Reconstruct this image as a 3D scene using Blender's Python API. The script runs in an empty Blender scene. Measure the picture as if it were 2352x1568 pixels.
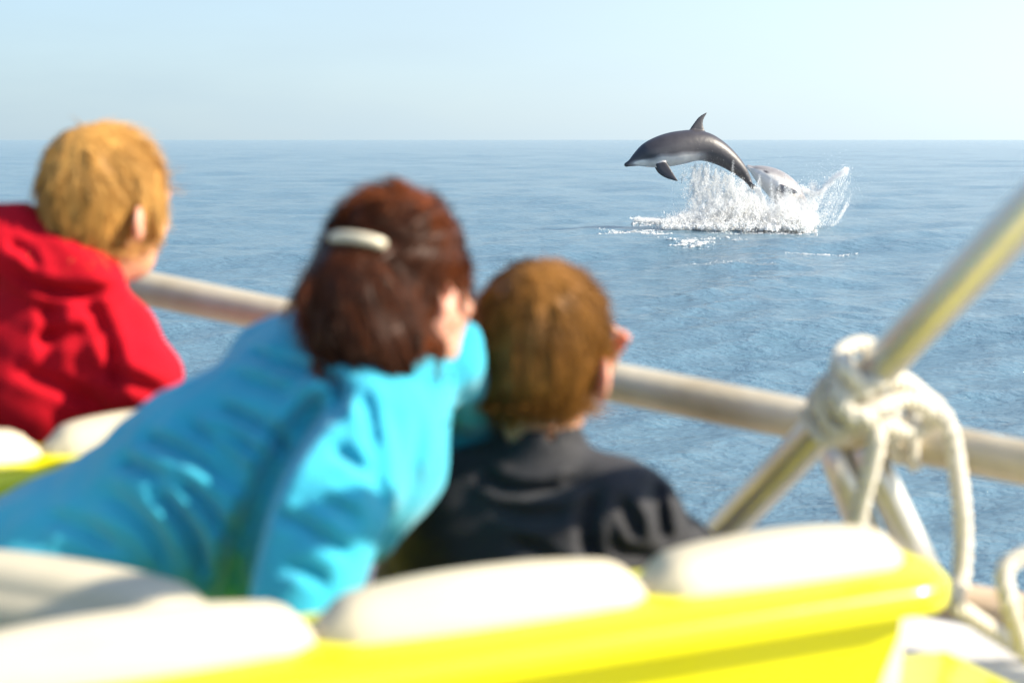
import bpy, bmesh, math, random
import numpy as np
from mathutils import Vector, Matrix

random.seed(7)
rng = np.random.default_rng(7)
scn = bpy.context.scene
COL = scn.collection
R = math.radians

# ------------------------------------------------------------------ camera
CAM_H = 1.6
TH = math.atan(474.5 / 3333.3)
cam_d = bpy.data.cameras.new('camera')
cam = bpy.data.objects.new('camera', cam_d); COL.objects.link(cam)
cam.location = (0, 0, CAM_H)
cam.rotation_euler = (math.pi / 2 - TH, 0, 0)
cam_d.lens = 50; cam_d.sensor_width = 36
cam_d.clip_start = 0.05; cam_d.clip_end = 60000
cam_d.dof.use_dof = True
cam_d.dof.focus_distance = 25.0
cam_d.dof.aperture_fstop = 3.5
scn.camera = cam

# ------------------------------------------------------------------ world, sun
SUN_AZ, SUN_EL = R(97), R(33)
world = bpy.data.worlds.new('World'); scn.world = world; world.use_nodes = True
wn = world.node_tree; wn.nodes.clear()
wo = wn.nodes.new('ShaderNodeOutputWorld'); bg = wn.nodes.new('ShaderNodeBackground')
sky = wn.nodes.new('ShaderNodeTexSky'); sky.sky_type = 'NISHITA'; sky.sun_disc = False
sky.sun_elevation = SUN_EL; sky.sun_rotation = SUN_AZ
sky.altitude = 0; sky.air_density = 1.0; sky.dust_density = 0.6; sky.ozone_density = 4.0
# thin high veil of cloud over the blue, brighter towards the sun all round the sky
SUN_V = (math.cos(SUN_EL) * math.sin(SUN_AZ), math.cos(SUN_EL) * math.cos(SUN_AZ), math.sin(SUN_EL))
def wnode(t_, **kw):
    n_ = wn.nodes.new(t_)
    for k_, v_ in kw.items(): setattr(n_, k_, v_)
    return n_
tcw = wnode('ShaderNodeTexCoord')
dt = wnode('ShaderNodeVectorMath', operation='DOT_PRODUCT'); dt.inputs[1].default_value = SUN_V
wn.links.new(tcw.outputs['Generated'], dt.inputs[0])
m1 = wnode('ShaderNodeMath', operation='MULTIPLY_ADD'); m1.inputs[1].default_value = .5; m1.inputs[2].default_value = .5
wn.links.new(dt.outputs['Value'], m1.inputs[0])
m2 = wnode('ShaderNodeMath', operation='POWER'); m2.inputs[1].default_value = 2.2; wn.links.new(m1.outputs[0], m2.inputs[0])
m3 = wnode('ShaderNodeMath', operation='MULTIPLY_ADD'); m3.inputs[1].default_value = 1.9; m3.inputs[2].default_value = .0; wn.links.new(m2.outputs[0], m3.inputs[0])
vs = wnode('ShaderNodeVectorMath', operation='SCALE'); vs.inputs[0].default_value = (3.3, 3.35, 3.25); wn.links.new(m3.outputs[0], vs.inputs['Scale'])
va = wnode('ShaderNodeVectorMath', operation='ADD'); va.inputs[1].default_value = (1.46, 2.08, 2.52); wn.links.new(vs.outputs[0], va.inputs[0])
mpw = wnode('ShaderNodeMapping'); mpw.inputs['Scale'].default_value = (2.2, 2.2, 9); wn.links.new(tcw.outputs['Generated'], mpw.inputs[0])
nw = wnode('ShaderNodeTexNoise'); nw.inputs['Scale'].default_value = 1.6; nw.inputs['Detail'].default_value = 5; wn.links.new(mpw.outputs[0], nw.inputs['Vector'])
mrw = wnode('ShaderNodeMapRange'); mrw.inputs['From Min'].default_value = .3; mrw.inputs['From Max'].default_value = .7; mrw.inputs['To Min'].default_value = .80; mrw.inputs['To Max'].default_value = .97
wn.links.new(nw.outputs['Fac'], mrw.inputs[0])
sxw = wnode('ShaderNodeSeparateXYZ'); wn.links.new(tcw.outputs['Generated'], sxw.inputs[0])
elw = wnode('ShaderNodeMapRange'); elw.inputs['From Min'].default_value = 0; elw.inputs['From Max'].default_value = .6; elw.inputs['To Min'].default_value = 1; elw.inputs['To Max'].default_value = .1
wn.links.new(sxw.outputs[2], elw.inputs[0])
mfw = wnode('ShaderNodeMath', operation='MULTIPLY'); wn.links.new(mrw.outputs[0], mfw.inputs[0]); wn.links.new(elw.outputs[0], mfw.inputs[1])
mxw = wnode('ShaderNodeMix', data_type='RGBA'); wn.links.new(mfw.outputs[0], mxw.inputs[0]); wn.links.new(sky.outputs[0], mxw.inputs[6]); wn.links.new(va.outputs[0], mxw.inputs[7])
wn.links.new(mxw.outputs[2], bg.inputs[0]); bg.inputs[1].default_value = 0.115
wn.links.new(bg.outputs[0], wo.inputs[0])
SUN_DIR = Vector((math.cos(SUN_EL) * math.sin(SUN_AZ), math.cos(SUN_EL) * math.cos(SUN_AZ), math.sin(SUN_EL)))
sl = bpy.data.lights.new('sun', 'SUN'); sl.energy = 5.0; sl.angle = R(0.6); sl.color = (1.0, 0.90, 0.73)
so = bpy.data.objects.new('sun', sl); COL.objects.link(so)
so.rotation_euler = SUN_DIR.to_track_quat('Z', 'Y').to_euler(); so.location = (20, -5, 20)
scn.view_settings.view_transform = 'Standard'; scn.view_settings.look = 'None'
scn.view_settings.exposure = 1.15; scn.view_settings.gamma = 1
scn.render.engine = 'CYCLES'
scn.cycles.max_bounces = 12; scn.cycles.diffuse_bounces = 8; scn.cycles.transmission_bounces = 10; scn.cycles.transparent_max_bounces = 12
scn.cycles.use_denoising = True

# ------------------------------------------------------------------ helpers
Fw = np.array([0, math.cos(TH), -math.sin(TH)]); Uw = np.array([0, math.sin(TH), math.cos(TH)])
Rw = np.array([1.0, 0, 0]); C0 = np.array([0, 0, CAM_H])
def P(px, py, d):
    """photo position (2352 wide) at a real distance d in metres -> world point"""
    return C0 + Rw * ((px - 1176) / 3266.7 * d) + Uw * ((784 - py) / 3266.7 * d) + Fw * d
def Q(zx, zy, d):
    return P((1350 + zx / 3.136) * .98, (220 + zy / 3.136) * .98, d)

def link(o, parent=None):
    COL.objects.link(o)
    if parent is not None:
        o.parent = parent
    return o
def mesh_obj(name, verts, faces, mat, parent=None, smooth=True):
    me = bpy.data.meshes.new(name)
    if isinstance(faces, np.ndarray):
        v = np.ascontiguousarray(verts, dtype=np.float32); f = np.ascontiguousarray(faces, dtype=np.int32); k = f.shape[1]
        me.vertices.add(len(v)); me.vertices.foreach_set('co', v.ravel())
        me.loops.add(f.size); me.loops.foreach_set('vertex_index', f.ravel())
        me.polygons.add(len(f)); me.polygons.foreach_set('loop_start', np.arange(0, f.size, k, dtype=np.int32)); me.polygons.foreach_set('loop_total', np.full(len(f), k, dtype=np.int32))
        me.update(calc_edges=True)
    else:
        me.from_pydata([tuple(map(float, v)) for v in verts], [], faces)
    me.polygons.foreach_set('use_smooth', [smooth] * len(me.polygons))
    me.materials.append(mat); me.update()
    return link(bpy.data.objects.new(name, me), parent)
def empty(name, loc, label=None, cat=None, group=None, kind=None):
    o = bpy.data.objects.new(name, None); o.empty_display_size = .1
    COL.objects.link(o); tag(o, label, cat, group, kind)
    o['_loc'] = 0; del o['_loc']
    return o
def tag(o, label=None, cat=None, group=None, kind=None):
    if label: o['label'] = label
    if cat: o['category'] = cat
    if group: o['group'] = group
    if kind: o['kind'] = kind
    return o
def rebase(root, loc):
    """put a thing's Empty at its base, leaving its parts where they stand"""
    root.location = Vector(loc)
    for ch in root.children:
        ch.matrix_parent_inverse = Matrix.Translation(-Vector(loc))

# ------------------------------------------------------------------ materials
def new_mat(name):
    m = bpy.data.materials.new(name); m.use_nodes = True
    return m, m.node_tree, m.node_tree.nodes['Principled BSDF']
def mat_simple(name, c1, c2=None, rough=.5, scale=8, bump=0.0, bscale=60, metal=0.0, coat=0.0, sheen=0.0, sss=0.0, sssc=None, spec=.5, detail=6, rvar=.0):
    m, t, b = new_mat(name)
    tc = t.nodes.new('ShaderNodeTexCoord')
    nz = t.nodes.new('ShaderNodeTexNoise'); nz.inputs['Scale'].default_value = scale; nz.inputs['Detail'].default_value = detail
    t.links.new(tc.outputs['Object'], nz.inputs['Vector'])
    rp = t.nodes.new('ShaderNodeValToRGB')
    rp.color_ramp.elements[0].position = .32; rp.color_ramp.elements[1].position = .68
    c2 = c2 or c1
    rp.color_ramp.elements[0].color = (*c1, 1); rp.color_ramp.elements[1].color = (*c2, 1)
    t.links.new(nz.outputs['Fac'], rp.inputs[0]); t.links.new(rp.outputs[0], b.inputs['Base Color'])
    b.inputs['Roughness'].default_value = rough; b.inputs['Metallic'].default_value = metal
    b.inputs['Coat Weight'].default_value = coat; b.inputs['Sheen Weight'].default_value = sheen
    b.inputs['Specular IOR Level'].default_value = spec
    if rvar:
        mr = t.nodes.new('ShaderNodeMapRange'); mr.inputs['To Min'].default_value = rough - rvar; mr.inputs['To Max'].default_value = rough + rvar
        t.links.new(nz.outputs['Fac'], mr.inputs[0]); t.links.new(mr.outputs[0], b.inputs['Roughness'])
    if sss:
        b.inputs['Subsurface Weight'].default_value = sss
        b.inputs['Subsurface Radius'].default_value = sssc or (.01, .004, .002)
        b.inputs['Subsurface Scale'].default_value = 1.0
    if bump:
        n2 = t.nodes.new('ShaderNodeTexNoise'); n2.inputs['Scale'].default_value = bscale; n2.inputs['Detail'].default_value = 8
        t.links.new(tc.outputs['Object'], n2.inputs['Vector'])
        bp = t.nodes.new('ShaderNodeBump'); bp.inputs['Strength'].default_value = bump; bp.inputs['Distance'].default_value = .01
        t.links.new(n2.outputs['Fac'], bp.inputs['Height']); t.links.new(bp.outputs[0], b.inputs['Normal'])
    return m
def mat_attr(name, ramp, attr='shade', rough=.5, noise=0.0, nscale=30, **kw):
    """colour from a per-vertex pigment value"""
    m, t, b = new_mat(name)
    at = t.nodes.new('ShaderNodeAttribute'); at.attribute_name = attr
    rp = t.nodes.new('ShaderNodeValToRGB')
    els = rp.color_ramp.elements
    while len(els) < len(ramp): els.new(.5)
    for e, (p, c) in zip(els, ramp): e.position = p; e.color = (*c, 1)
    src = at.outputs['Fac']
    if noise:
        tc = t.nodes.new('ShaderNodeTexCoord'); nz = t.nodes.new('ShaderNodeTexNoise')
        nz.inputs['Scale'].default_value = nscale; nz.inputs['Detail'].default_value = 6
        t.links.new(tc.outputs['Object'], nz.inputs['Vector'])
        ma = t.nodes.new('ShaderNodeMath'); ma.operation = 'MULTIPLY_ADD'; ma.inputs[1].default_value = noise
        t.links.new(nz.outputs['Fac'], ma.inputs[0])
        sb = t.nodes.new('ShaderNodeMath'); sb.operation = 'SUBTRACT'; sb.inputs[1].default_value = noise * .5
        t.links.new(src, sb.inputs[0]); t.links.new(sb.outputs[0], ma.inputs[2]); src = ma.outputs[0]
    t.links.new(src, rp.inputs[0]); t.links.new(rp.outputs[0], b.inputs['Base Color'])
    b.inputs['Roughness'].default_value = rough
    for k, v in kw.items(): b.inputs[k].default_value = v
    return m
def set_attr(o, vals, name='shade'):
    a = o.data.attributes.new(name, 'FLOAT', 'POINT'); a.data.foreach_set('value', np.asarray(vals, dtype=np.float32))

M = {}
M['skin'] = mat_attr('skin', [(0, (.60, .31, .18)), (.5, (.60, .27, .20)), (.75, (.55, .55, .53)), (1, (.03, .02, .02))], rough=.5, noise=.08, nscale=40)
sb = M['skin'].node_tree.nodes['Principled BSDF']
sb.inputs['Subsurface Weight'].default_value = .5; sb.inputs['Subsurface Radius'].default_value = (.012, .004, .002); sb.inputs['Subsurface Scale'].default_value = 1
M['hair_blond'] = mat_attr('hair_blond', [(0, (.20, .09, .02)), (.5, (.48, .25, .065)), (1, (.76, .48, .17))], rough=.42, noise=.25, nscale=25)
M['hair_sandy'] = mat_attr('hair_sandy', [(0, (.055, .025, .007)), (.5, (.21, .092, .019)), (1, (.44, .21, .045))], rough=.42, noise=.25, nscale=25)
M['hair_auburn'] = mat_attr('hair_auburn', [(0, (.008, .0035, .002)), (.5, (.045, .0125, .004)), (1, (.30, .070, .012))], rough=.42, noise=.25, nscale=25)
for h_ in ('hair_blond', 'hair_sandy', 'hair_auburn'): M[h_].node_tree.nodes['Principled BSDF'].inputs['Specular IOR Level'].default_value = .12
M['red'] = mat_simple('red_cotton', (.47, .002, .013), (.38, .0015, .009), rough=.9, scale=14, bump=.25, bscale=300, spec=.2)
M['blue'] = mat_simple('blue_fleece', (.045, .42, .56), (.034, .37, .51), rough=.9, scale=12, bump=.3, bscale=260, sheen=.25, spec=.12)
M['navy'] = mat_simple('navy_softshell', (.0045, .005, .009), (.007, .0075, .013), rough=.75, scale=12, bump=.25, bscale=240, sheen=.1)
M['denim'] = mat_simple('denim', (.04, .06, .11), (.06, .085, .14), rough=.85, scale=30, bump=.2, bscale=400)
M['shoe'] = mat_simple('shoe_canvas', (.12, .12, .13), (.18, .18, .18), rough=.8, scale=30)
M['clip'] = mat_simple('clip_metal', (.66, .60, .46), (.58, .52, .38), rough=.4, scale=50, metal=.1)
M['vinyl'] = mat_simple('white_vinyl', (.58, .52, .385), (.50, .44, .31), rough=.5, scale=5, bump=.06, bscale=220, spec=.45)
M['piping'] = mat_simple('piping', (.66, .60, .46), (.55, .48, .34), rough=.5, scale=20)
M['yellow'] = mat_simple('yellow_gelcoat', (.70, .65, .004), (.66, .62, .004), rough=.3, scale=3, coat=.45, spec=.4, bump=.03, bscale=25)
M['gelcoat'] = mat_simple('white_gelcoat', (.78, .76, .74), (.70, .68, .66), rough=.4, scale=6, coat=.2, bump=.1, bscale=120)
M['teak'] = mat_simple('weathered_trim', (.42, .30, .19), (.55, .42, .28), rough=.7, scale=18, bump=.2, bscale=80)
M['steel'] = mat_simple('stainless_steel', (.72, .69, .62), (.60, .56, .47), rough=.38, scale=7, metal=.7, bump=.08, bscale=40, rvar=.08)
M['rail'] = mat_simple('weathered_rail', (.60, .53, .40), (.40, .32, .20), rough=.42, scale=9, metal=.2, bump=.1, bscale=60, rvar=.1)
M['rope'] = mat_simple('white_rope', (.80, .74, .62), (.68, .61, .48), rough=.85, scale=40, bump=.4, bscale=500, sheen=.2)

# ------------------------------------------------------------------ signed distance modelling
def unit(v):
    v = np.asarray(v, float); return v / np.linalg.norm(v)
class SDF:
    def __init__(s, lo, hi, h):
        s.lo = np.asarray(lo, float); s.h = h
        s.n = np.ceil((np.asarray(hi, float) - s.lo) / h).astype(int) + 1
        s.ax = [s.lo[i] + h * np.arange(s.n[i]) for i in range(3)]
        s.D = np.full(tuple(s.n), .3)
    def region(s, bmin, bmax):
        a = np.clip(np.floor((np.asarray(bmin) - s.lo) / s.h).astype(int), 0, s.n)
        b = np.clip(np.ceil((np.asarray(bmax) - s.lo) / s.h).astype(int) + 1, 0, s.n)
        if np.any(b <= a): return None, None
        g = np.meshgrid(*[s.ax[i][a[i]:b[i]] for i in range(3)], indexing='ij')
        return tuple(slice(a[i], b[i]) for i in range(3)), np.stack(g, -1)
    def op(s, fn, bmin, bmax, k, mode='u'):
        m = k + 2.5 * s.h
        sl_, p = s.region(np.asarray(bmin) - m, np.asarray(bmax) + m)
        if sl_ is None: return
        v = fn(p); d = s.D[sl_]
        k = max(k, 1e-6)
        if mode == 'u':
            h = np.maximum(k - np.abs(d - v), 0) / k
            s.D[sl_] = np.minimum(d, v) - h * h * k * .25
        else:
            h = np.maximum(k - np.abs(d + v), 0) / k
            s.D[sl_] = np.maximum(d, -v) + h * h * k * .25
    def cone(s, a, b, ra, rb, k=.02, n=None, sq=1.0, mode='u'):
        a = np.asarray(a, float); b = np.asarray(b, float); ba = b - a; L2 = max(ba @ ba, 1e-12)
        def fn(p):
            q = p - a
            if n is not None:
                nn = unit(n); q = q + (q @ nn)[..., None] * nn * (1 / sq - 1)
            bb = ba
            t = np.clip((q @ bb) / L2, 0, 1)
            d = np.linalg.norm(q - t[..., None] * bb, axis=-1) - (ra + (rb - ra) * t)
            return d * min(sq, 1)
        r = max(ra, rb) * max(sq, 1)
        s.op(fn, np.minimum(a, b) - r, np.maximum(a, b) + r, k, mode)
    def ell(s, c, r, Rm=None, k=.02, mode='u'):
        c = np.asarray(c, float); r = np.asarray(r, float)
        def fn(p):
            q = p - c
            if Rm is not None: q = q @ Rm
            k0 = np.linalg.norm(q / r, axis=-1); k1 = np.linalg.norm(q / (r * r), axis=-1)
            return k0 * (k0 - 1) / np.maximum(k1, 1e-9)
        m = r.max() if Rm is not None else r
        s.op(fn, c - m, c + m, k, mode)
    def disp(s, fn):
        idx = np.nonzero(np.abs(s.D) < 6 * s.h + .02)
        p = np.stack([s.ax[i][idx[i]] for i in range(3)], -1)
        s.D[idx] += fn(p)
    def mesh(s):
        D = s.D.copy()
        D[0], D[-1] = .3, .3; D[:, 0], D[:, -1] = .3, .3; D[:, :, 0], D[:, :, -1] = .3, .3
        nx, ny, nz = D.shape; S = D < 0
        cnt = np.zeros((nx - 1, ny - 1, nz - 1)); acc = np.zeros((nx - 1, ny - 1, nz - 1, 3))
        off = [(i, j, k) for i in (0, 1) for j in (0, 1) for k in (0, 1)]
        def sub(A, o): return A[o[0]:nx - 1 + o[0], o[1]:ny - 1 + o[1], o[2]:nz - 1 + o[2]]
        ssum = sum(sub(S, o).astype(np.int8) for o in off)
        cell = (ssum > 0) & (ssum < 8)
        ci = np.argwhere(cell)
        pos = np.zeros((len(ci), 3)); num = np.zeros(len(ci))
        for o in off:
            for ax in range(3):
                if o[ax] == 1: continue
                o2 = list(o); o2[ax] = 1
                a = D[ci[:, 0] + o[0], ci[:, 1] + o[1], ci[:, 2] + o[2]]
                b = D[ci[:, 0] + o2[0], ci[:, 1] + o2[1], ci[:, 2] + o2[2]]
                x = (a < 0) != (b < 0)
                t = np.where(x, a / np.where(x, a - b, 1), 0)
                pt = np.tile(np.array(o, float), (len(ci), 1)); pt[:, ax] += t
                pos[x] += pt[x]; num += x
        V = s.lo + s.h * (ci + pos / num[:, None])
        ids = np.full(cell.shape, -1, dtype=np.int64); ids[cell] = np.arange(len(ci))
        Fs = []
        for ax in range(3):
            sa = [slice(1, -1)] * 3; sa[ax] = slice(0, -1)
            sb_ = [slice(1, -1)] * 3; sb_[ax] = slice(1, None)
            A = S[tuple(sa)]; B = S[tuple(sb_)]
            for fl in (0, 1):
                e = np.argwhere((A & ~B) if fl == 0 else (~A & B))
                if not len(e): continue
                o1 = (ax + 1) % 3; o2 = (ax + 2) % 3
                base = e.copy(); base[:, o1] += 1; base[:, o2] += 1
                q = []
                for (u, v) in ((-1, -1), (0, -1), (0, 0), (-1, 0)):
                    c = base.copy(); c[:, o1] += u; c[:, o2] += v
                    q.append(ids[c[:, 0], c[:, 1], c[:, 2]])
                q = np.stack(q, 1)
                Fs.append(q if fl == 0 else q[:, ::-1])
        return V, np.concatenate(Fs)
def relax(V, F, it=1, f=.5):
    e = np.concatenate([F[:, [0, 1]], F[:, [1, 2]], F[:, [2, 3]], F[:, [3, 0]]])
    e = np.concatenate([e, e[:, ::-1]])
    for _ in range(it):
        s_ = np.zeros_like(V); c = np.zeros(len(V))
        for i in range(3): s_[:, i] = np.bincount(e[:, 0], V[e[:, 1], i], len(V))
        c = np.bincount(e[:, 0], minlength=len(V))
        V = V + f * (s_ / np.maximum(c, 1)[:, None] - V)
    return V
def vnormals(V, F):
    n = np.cross(V[F[:, 2]] - V[F[:, 0]], V[F[:, 3]] - V[F[:, 1]])
    N = np.zeros_like(V)
    for j in range(4):
        for i in range(3): N[:, i] += np.bincount(F[:, j], n[:, i], len(V))
    return N / np.maximum(np.linalg.norm(N, axis=1), 1e-12)[:, None]
def folds(seed, amp, freq, axis=None, n=7, stretch=3.5):
    """cloth creases: ridged, domain-warped waves, longer along an axis"""
    g = np.random.default_rng(seed)
    ks = g.normal(size=(n, 3)); ks /= np.linalg.norm(ks, axis=1)[:, None]
    if axis is not None:
        a = unit(axis); ks = ks - (ks @ a)[:, None] * a * (1 - 1 / stretch)
    ks *= freq * g.uniform(.6, 1.5, (n, 1)); ph = g.uniform(0, 6.28, n)
    wk = g.normal(size=(3, 3)) * freq * .35
    def fn(p):
        w = p + np.sin(p @ wk.T) * (.5 / freq)
        o = np.zeros(len(p))
        for i in range(n):
            o += 1 - 1.6 * np.abs(np.sin(w @ ks[i] + ph[i]))
        return amp * o / math.sqrt(n)
    return fn
def creases(gain, lines):
    """valleys with raised shoulders along lines: (points, depth, half width)"""
    def fn(p):
        q = p - C0; d = q @ Fw; px = 1176 + 3266.7 * (q @ Rw) / d; py = 784 - 3266.7 * (q @ Uw) / d
        o = np.zeros(len(p))
        for pts_, dep, w in lines:
            best = np.full(len(p), 1e9); bt = np.zeros(len(p)); m = len(pts_) - 1
            c = spline([(a, b_, 0) for a, b_ in pts_], m * 5 + 1)[:, :2]
            for i_ in range(len(c) - 1):
                e = c[i_ + 1] - c[i_]; L2 = max(e @ e, 1e-9)
                t_ = np.clip(((px - c[i_][0]) * e[0] + (py - c[i_][1]) * e[1]) / L2, 0, 1)
                dd = np.hypot(px - c[i_][0] - t_ * e[0], py - c[i_][1] - t_ * e[1])
                k_ = dd < best; best = np.where(k_, dd, best); bt = np.where(k_, (i_ + t_) / (len(c) - 1), bt)
            r_ = best / w; taper = np.clip(np.minimum(bt, 1 - bt) * 5 + .25, 0, 1)
            o += gain * dep * taper * (np.exp(-r_ ** 2) - .45 * np.exp(-((r_ - 1.9) / .8) ** 2))
        return o
    return fn
def rot_head(yaw, pitch=0, roll=0):
    """columns: right, forward, up.  yaw>0 turns to the right, pitch>0 looks down, roll>0 tips to the right"""
    m = Matrix.Rotation(-yaw, 3, 'Z') @ Matrix.Rotation(-pitch, 3, 'X') @ Matrix.Rotation(roll, 3, 'Y')
    return np.array(m)

def add_head(s, c, Rm, sc=1.0, neck_to=None, neck_r=.046):
    T = lambda x, y, z: c + Rm @ (np.array([x, y, z]) * sc)
    E = lambda x, y, z, a, b, d, k=.02, mode='u': s.ell(T(x, y, z), np.array([a, b, d]) * sc, Rm, k, mode)
    E(0, -.012, .03, .073, .090, .083, .01)
    E(0, .030, -.020, .061, .062, .088, .03)
    E(0, .045, -.080, .040, .040, .030, .03)
    for q in (-1, 1):
        E(q * .032, .066, -.022, .026, .024, .022, .02)        # cheeks
        E(q * .031, .102, .012, .017, .020, .012, .012, 's')     # eye sockets
        E(q * .031, .078, .012, .0125, .0125, .0125, .002)
        E(q * .030, .088, .028, .022, .009, .006, .012)          # brows
        # ears
        er = Rm @ np.array(Matrix.Rotation(q * R(34), 3, 'Z'))
        s.ell(T(q * .086, -.012, -.016), np.array([.0085, .022, .032]) * sc, er, .008)
        s.ell(T(q * .0945, -.004, -.012), np.array([.006, .010, .017]) * sc, er, .006, 's')
    s.cone(T(0, .090, .018), T(0, .107, -.020), .007 * sc, .0115 * sc, .014)
    for q in (-1, 1): E(q * .010, .099, -.023, .008, .009, .007, .006)
    E(0, .090, -.050, .021, .010, .0055, .006); E(0, .089, -.061, .019, .010, .006, .005)
    E(0, .082, -.086, .016, .014, .014, .015)
    if neck_to is not None:
        s.cone(T(0, -.022, -.05), neck_to, neck_r * sc, neck_r * 1.12 * sc, .03)
def skin_shade(V, c, Rm, sc=1.0):
    q = ((V - c) @ Rm) / sc
    v = np.zeros(len(V))
    lips = (np.abs(q[:, 0]) < .021) & (np.abs(q[:, 2] + .0555) < .010) & (q[:, 1] > .083); v[lips] = .5
    for g in (-1, 1):
        e = np.linalg.norm(q - np.array([g * .031, .078, .012]), axis=1) < .0135
        v[e] = .75
        v[np.linalg.norm(q - np.array([g * .031, .0905, .012]), axis=1) < .006] = 1
    ears = (np.abs(q[:, 0]) > .074) & (np.abs(q[:, 2]) < .05); v[ears] = .3
    return v
def add_hand(s, w, d, n, sc=1.0, curl=.35, side=1, spread=.12):
    """w wrist, d pointing direction, n palm normal (fingers curl to it), side of the thumb"""
    d = unit(d); n = unit(n - (np.asarray(n) @ d) * d); x = np.cross(d, n) * side
    Rm = np.stack([x, d, n], 1)
    s.ell(w + d * .045 * sc, np.array([.038, .052, .0155]) * sc, Rm, .01)
    s.cone(w - d * .02 * sc, w + d * .02 * sc, .022 * sc, .024 * sc, .012, n, .8)
    for i, (ox, L) in enumerate(((.028, .068), (.010, .076), (-.009, .071), (-.026, .055))):
        a = w + (d * .085 + x * ox) * sc - n * .002
        dd = unit(d + x * (ox * spread / .028)); ang = curl * (1 + .12 * i)
        for j, f in enumerate((.45, .32, .23)):
            dd2 = unit(dd * math.cos(ang * .8) + n * math.sin(ang * .8))
            b = a + dd2 * L * f * sc
            s.cone(a, b, (.0092 - .0011 * j) * sc, (.0085 - .0011 * j) * sc, .004)
            a, dd = b, dd2
    a = w + (d * .028 + x * .030) * sc
    dd = unit(d * .75 + x * .75 + n * .25)
    for j, L in enumerate((.034, .030, .024)):
        b = a + dd * L * sc; s.cone(a, b, (.0115 - .0012 * j) * sc, (.0105 - .0012 * j) * sc, .007)
        a = b; dd = unit(dd + d * .35 + n * .12)

def tubes(paths, radii, sides=3):
    """many tapered tubes as one vertex/face list; paths (m, k, 3), radii (m, k)"""
    m, k, _ = paths.shape
    t = np.gradient(paths, axis=1); t /= np.maximum(np.linalg.norm(t, axis=2), 1e-9)[..., None]
    ref = np.where(np.abs(t[..., 2:3]) > .9, np.array([1., 0, 0]), np.array([0, 0, 1.]))
    u = np.cross(t, ref); u /= np.maximum(np.linalg.norm(u, axis=2), 1e-9)[..., None]; v = np.cross(t, u)
    an = np.arange(sides) * 2 * math.pi / sides
    V = paths[:, :, None] + radii[:, :, None, None] * (np.cos(an)[:, None] * u[:, :, None] + np.sin(an)[:, None] * v[:, :, None])
    V = V.reshape(-1, 3)
    i = np.arange(m)[:, None, None] * k * sides + np.arange(k - 1)[None, :, None] * sides
    j = np.arange(sides)[None, None]; j2 = (j + 1) % sides
    F = np.stack([i + j, i + j2, i + sides + j2, i + sides + j], -1).reshape(-1, 4)
    return V, F
def spline(pts, n):
    pts = np.asarray(pts, float); m = len(pts)
    q = np.concatenate([[2 * pts[0] - pts[1]], pts, [2 * pts[-1] - pts[-2]]])
    t = np.linspace(0, m - 1 - 1e-9, n); i = t.astype(int); f = (t - i)[:, None]
    a, b, c, d = q[i], q[i + 1], q[i + 2], q[i + 3]
    return .5 * (2 * b + (c - a) * f + (2 * a - 5 * b + 4 * c - d) * f ** 2 + (3 * b - a - 3 * c + d) * f ** 3)
def resample(p, n):
    s_ = np.concatenate([[0], np.cumsum(np.linalg.norm(np.diff(p, axis=0), axis=1))])
    t = np.linspace(0, s_[-1], n)
    return np.stack([np.interp(t, s_, p[:, i]) for i in range(3)], 1), s_[-1]
def tube_mesh(path, r, sides=20, cap=True):
    path = np.asarray(path, float)
    rad = np.full((1, len(path)), r) if np.isscalar(r) else np.asarray(r)[None]
    V, F = tubes(path[None], rad, sides); F = F.tolist()
    if cap:
        F.append(list(range(sides))[::-1]); F.append(list(range(len(V) - sides, len(V))))
    return V, F
def add_hair_part(name, V, F, roots_sel, flow, mat, parent, n, L, rad, lift, seed, seg=6, droop=.0, lockf=70, cap_shade=.35, crown=None):
    """hair: a lock-grooved cap plus thousands of combed strands, one mesh"""
    g = np.random.default_rng(seed)
    N = vnormals(V, F)
    ids = np.nonzero(roots_sel)[0]; ids = g.choice(ids, n)
    p = V[ids] + g.normal(size=(n, 3)) * .002; nn = N[ids]
    # neighbouring strands share a lock: same bend, same tint
    lk = np.sin(p @ g.normal(size=(3, 3)).T * lockf * .5) + .6 * np.sin(p @ g.normal(size=(3, 3)).T * lockf)
    paths = np.zeros((n, seg, 3)); cur = p - nn * .003; ll = L * g.uniform(.55, 1.25, n) * (1 + .18 * lk[:, 0])
    if crown is not None: ll = ll * np.clip(np.linalg.norm(p - crown, axis=1) / .05, .25, 1)
    out = lift * (.35 + .6 * g.uniform(0, 1, n) + .45 * np.clip(lk[:, 1], -1, 1.3))
    paths[:, 0] = cur
    for k in range(1, seg):
        d = flow(cur)
        d = d - (d * nn).sum(1)[:, None] * nn; d /= np.maximum(np.linalg.norm(d, axis=1), 1e-6)[:, None]
        side = np.cross(nn, d)
        d = d + side * (.13 * lk[:, 2] + g.normal(size=n) * .04)[:, None] + nn * (out * (1 - 1.3 * k / seg))[:, None]
        d[:, 2] -= droop * k / seg
        cur = cur + d * (ll / (seg - 1))[:, None]; paths[:, k] = cur
    rr = rad * g.uniform(.6, 1.25, (n, 1)) * np.linspace(1, .25, seg)[None]
    V2, F2 = tubes(paths, rr, 3)
    sh = np.clip(.5 + .20 * lk[:, 0] + g.normal(size=n) * .13, 0, 1)
    o = mesh_obj(name, np.concatenate([V, V2]), np.concatenate([F, F2 + len(V)]), mat, parent)
    set_attr(o, np.concatenate([np.full(len(V), cap_shade), np.repeat(sh, seg * 3)]))
    return o

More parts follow.
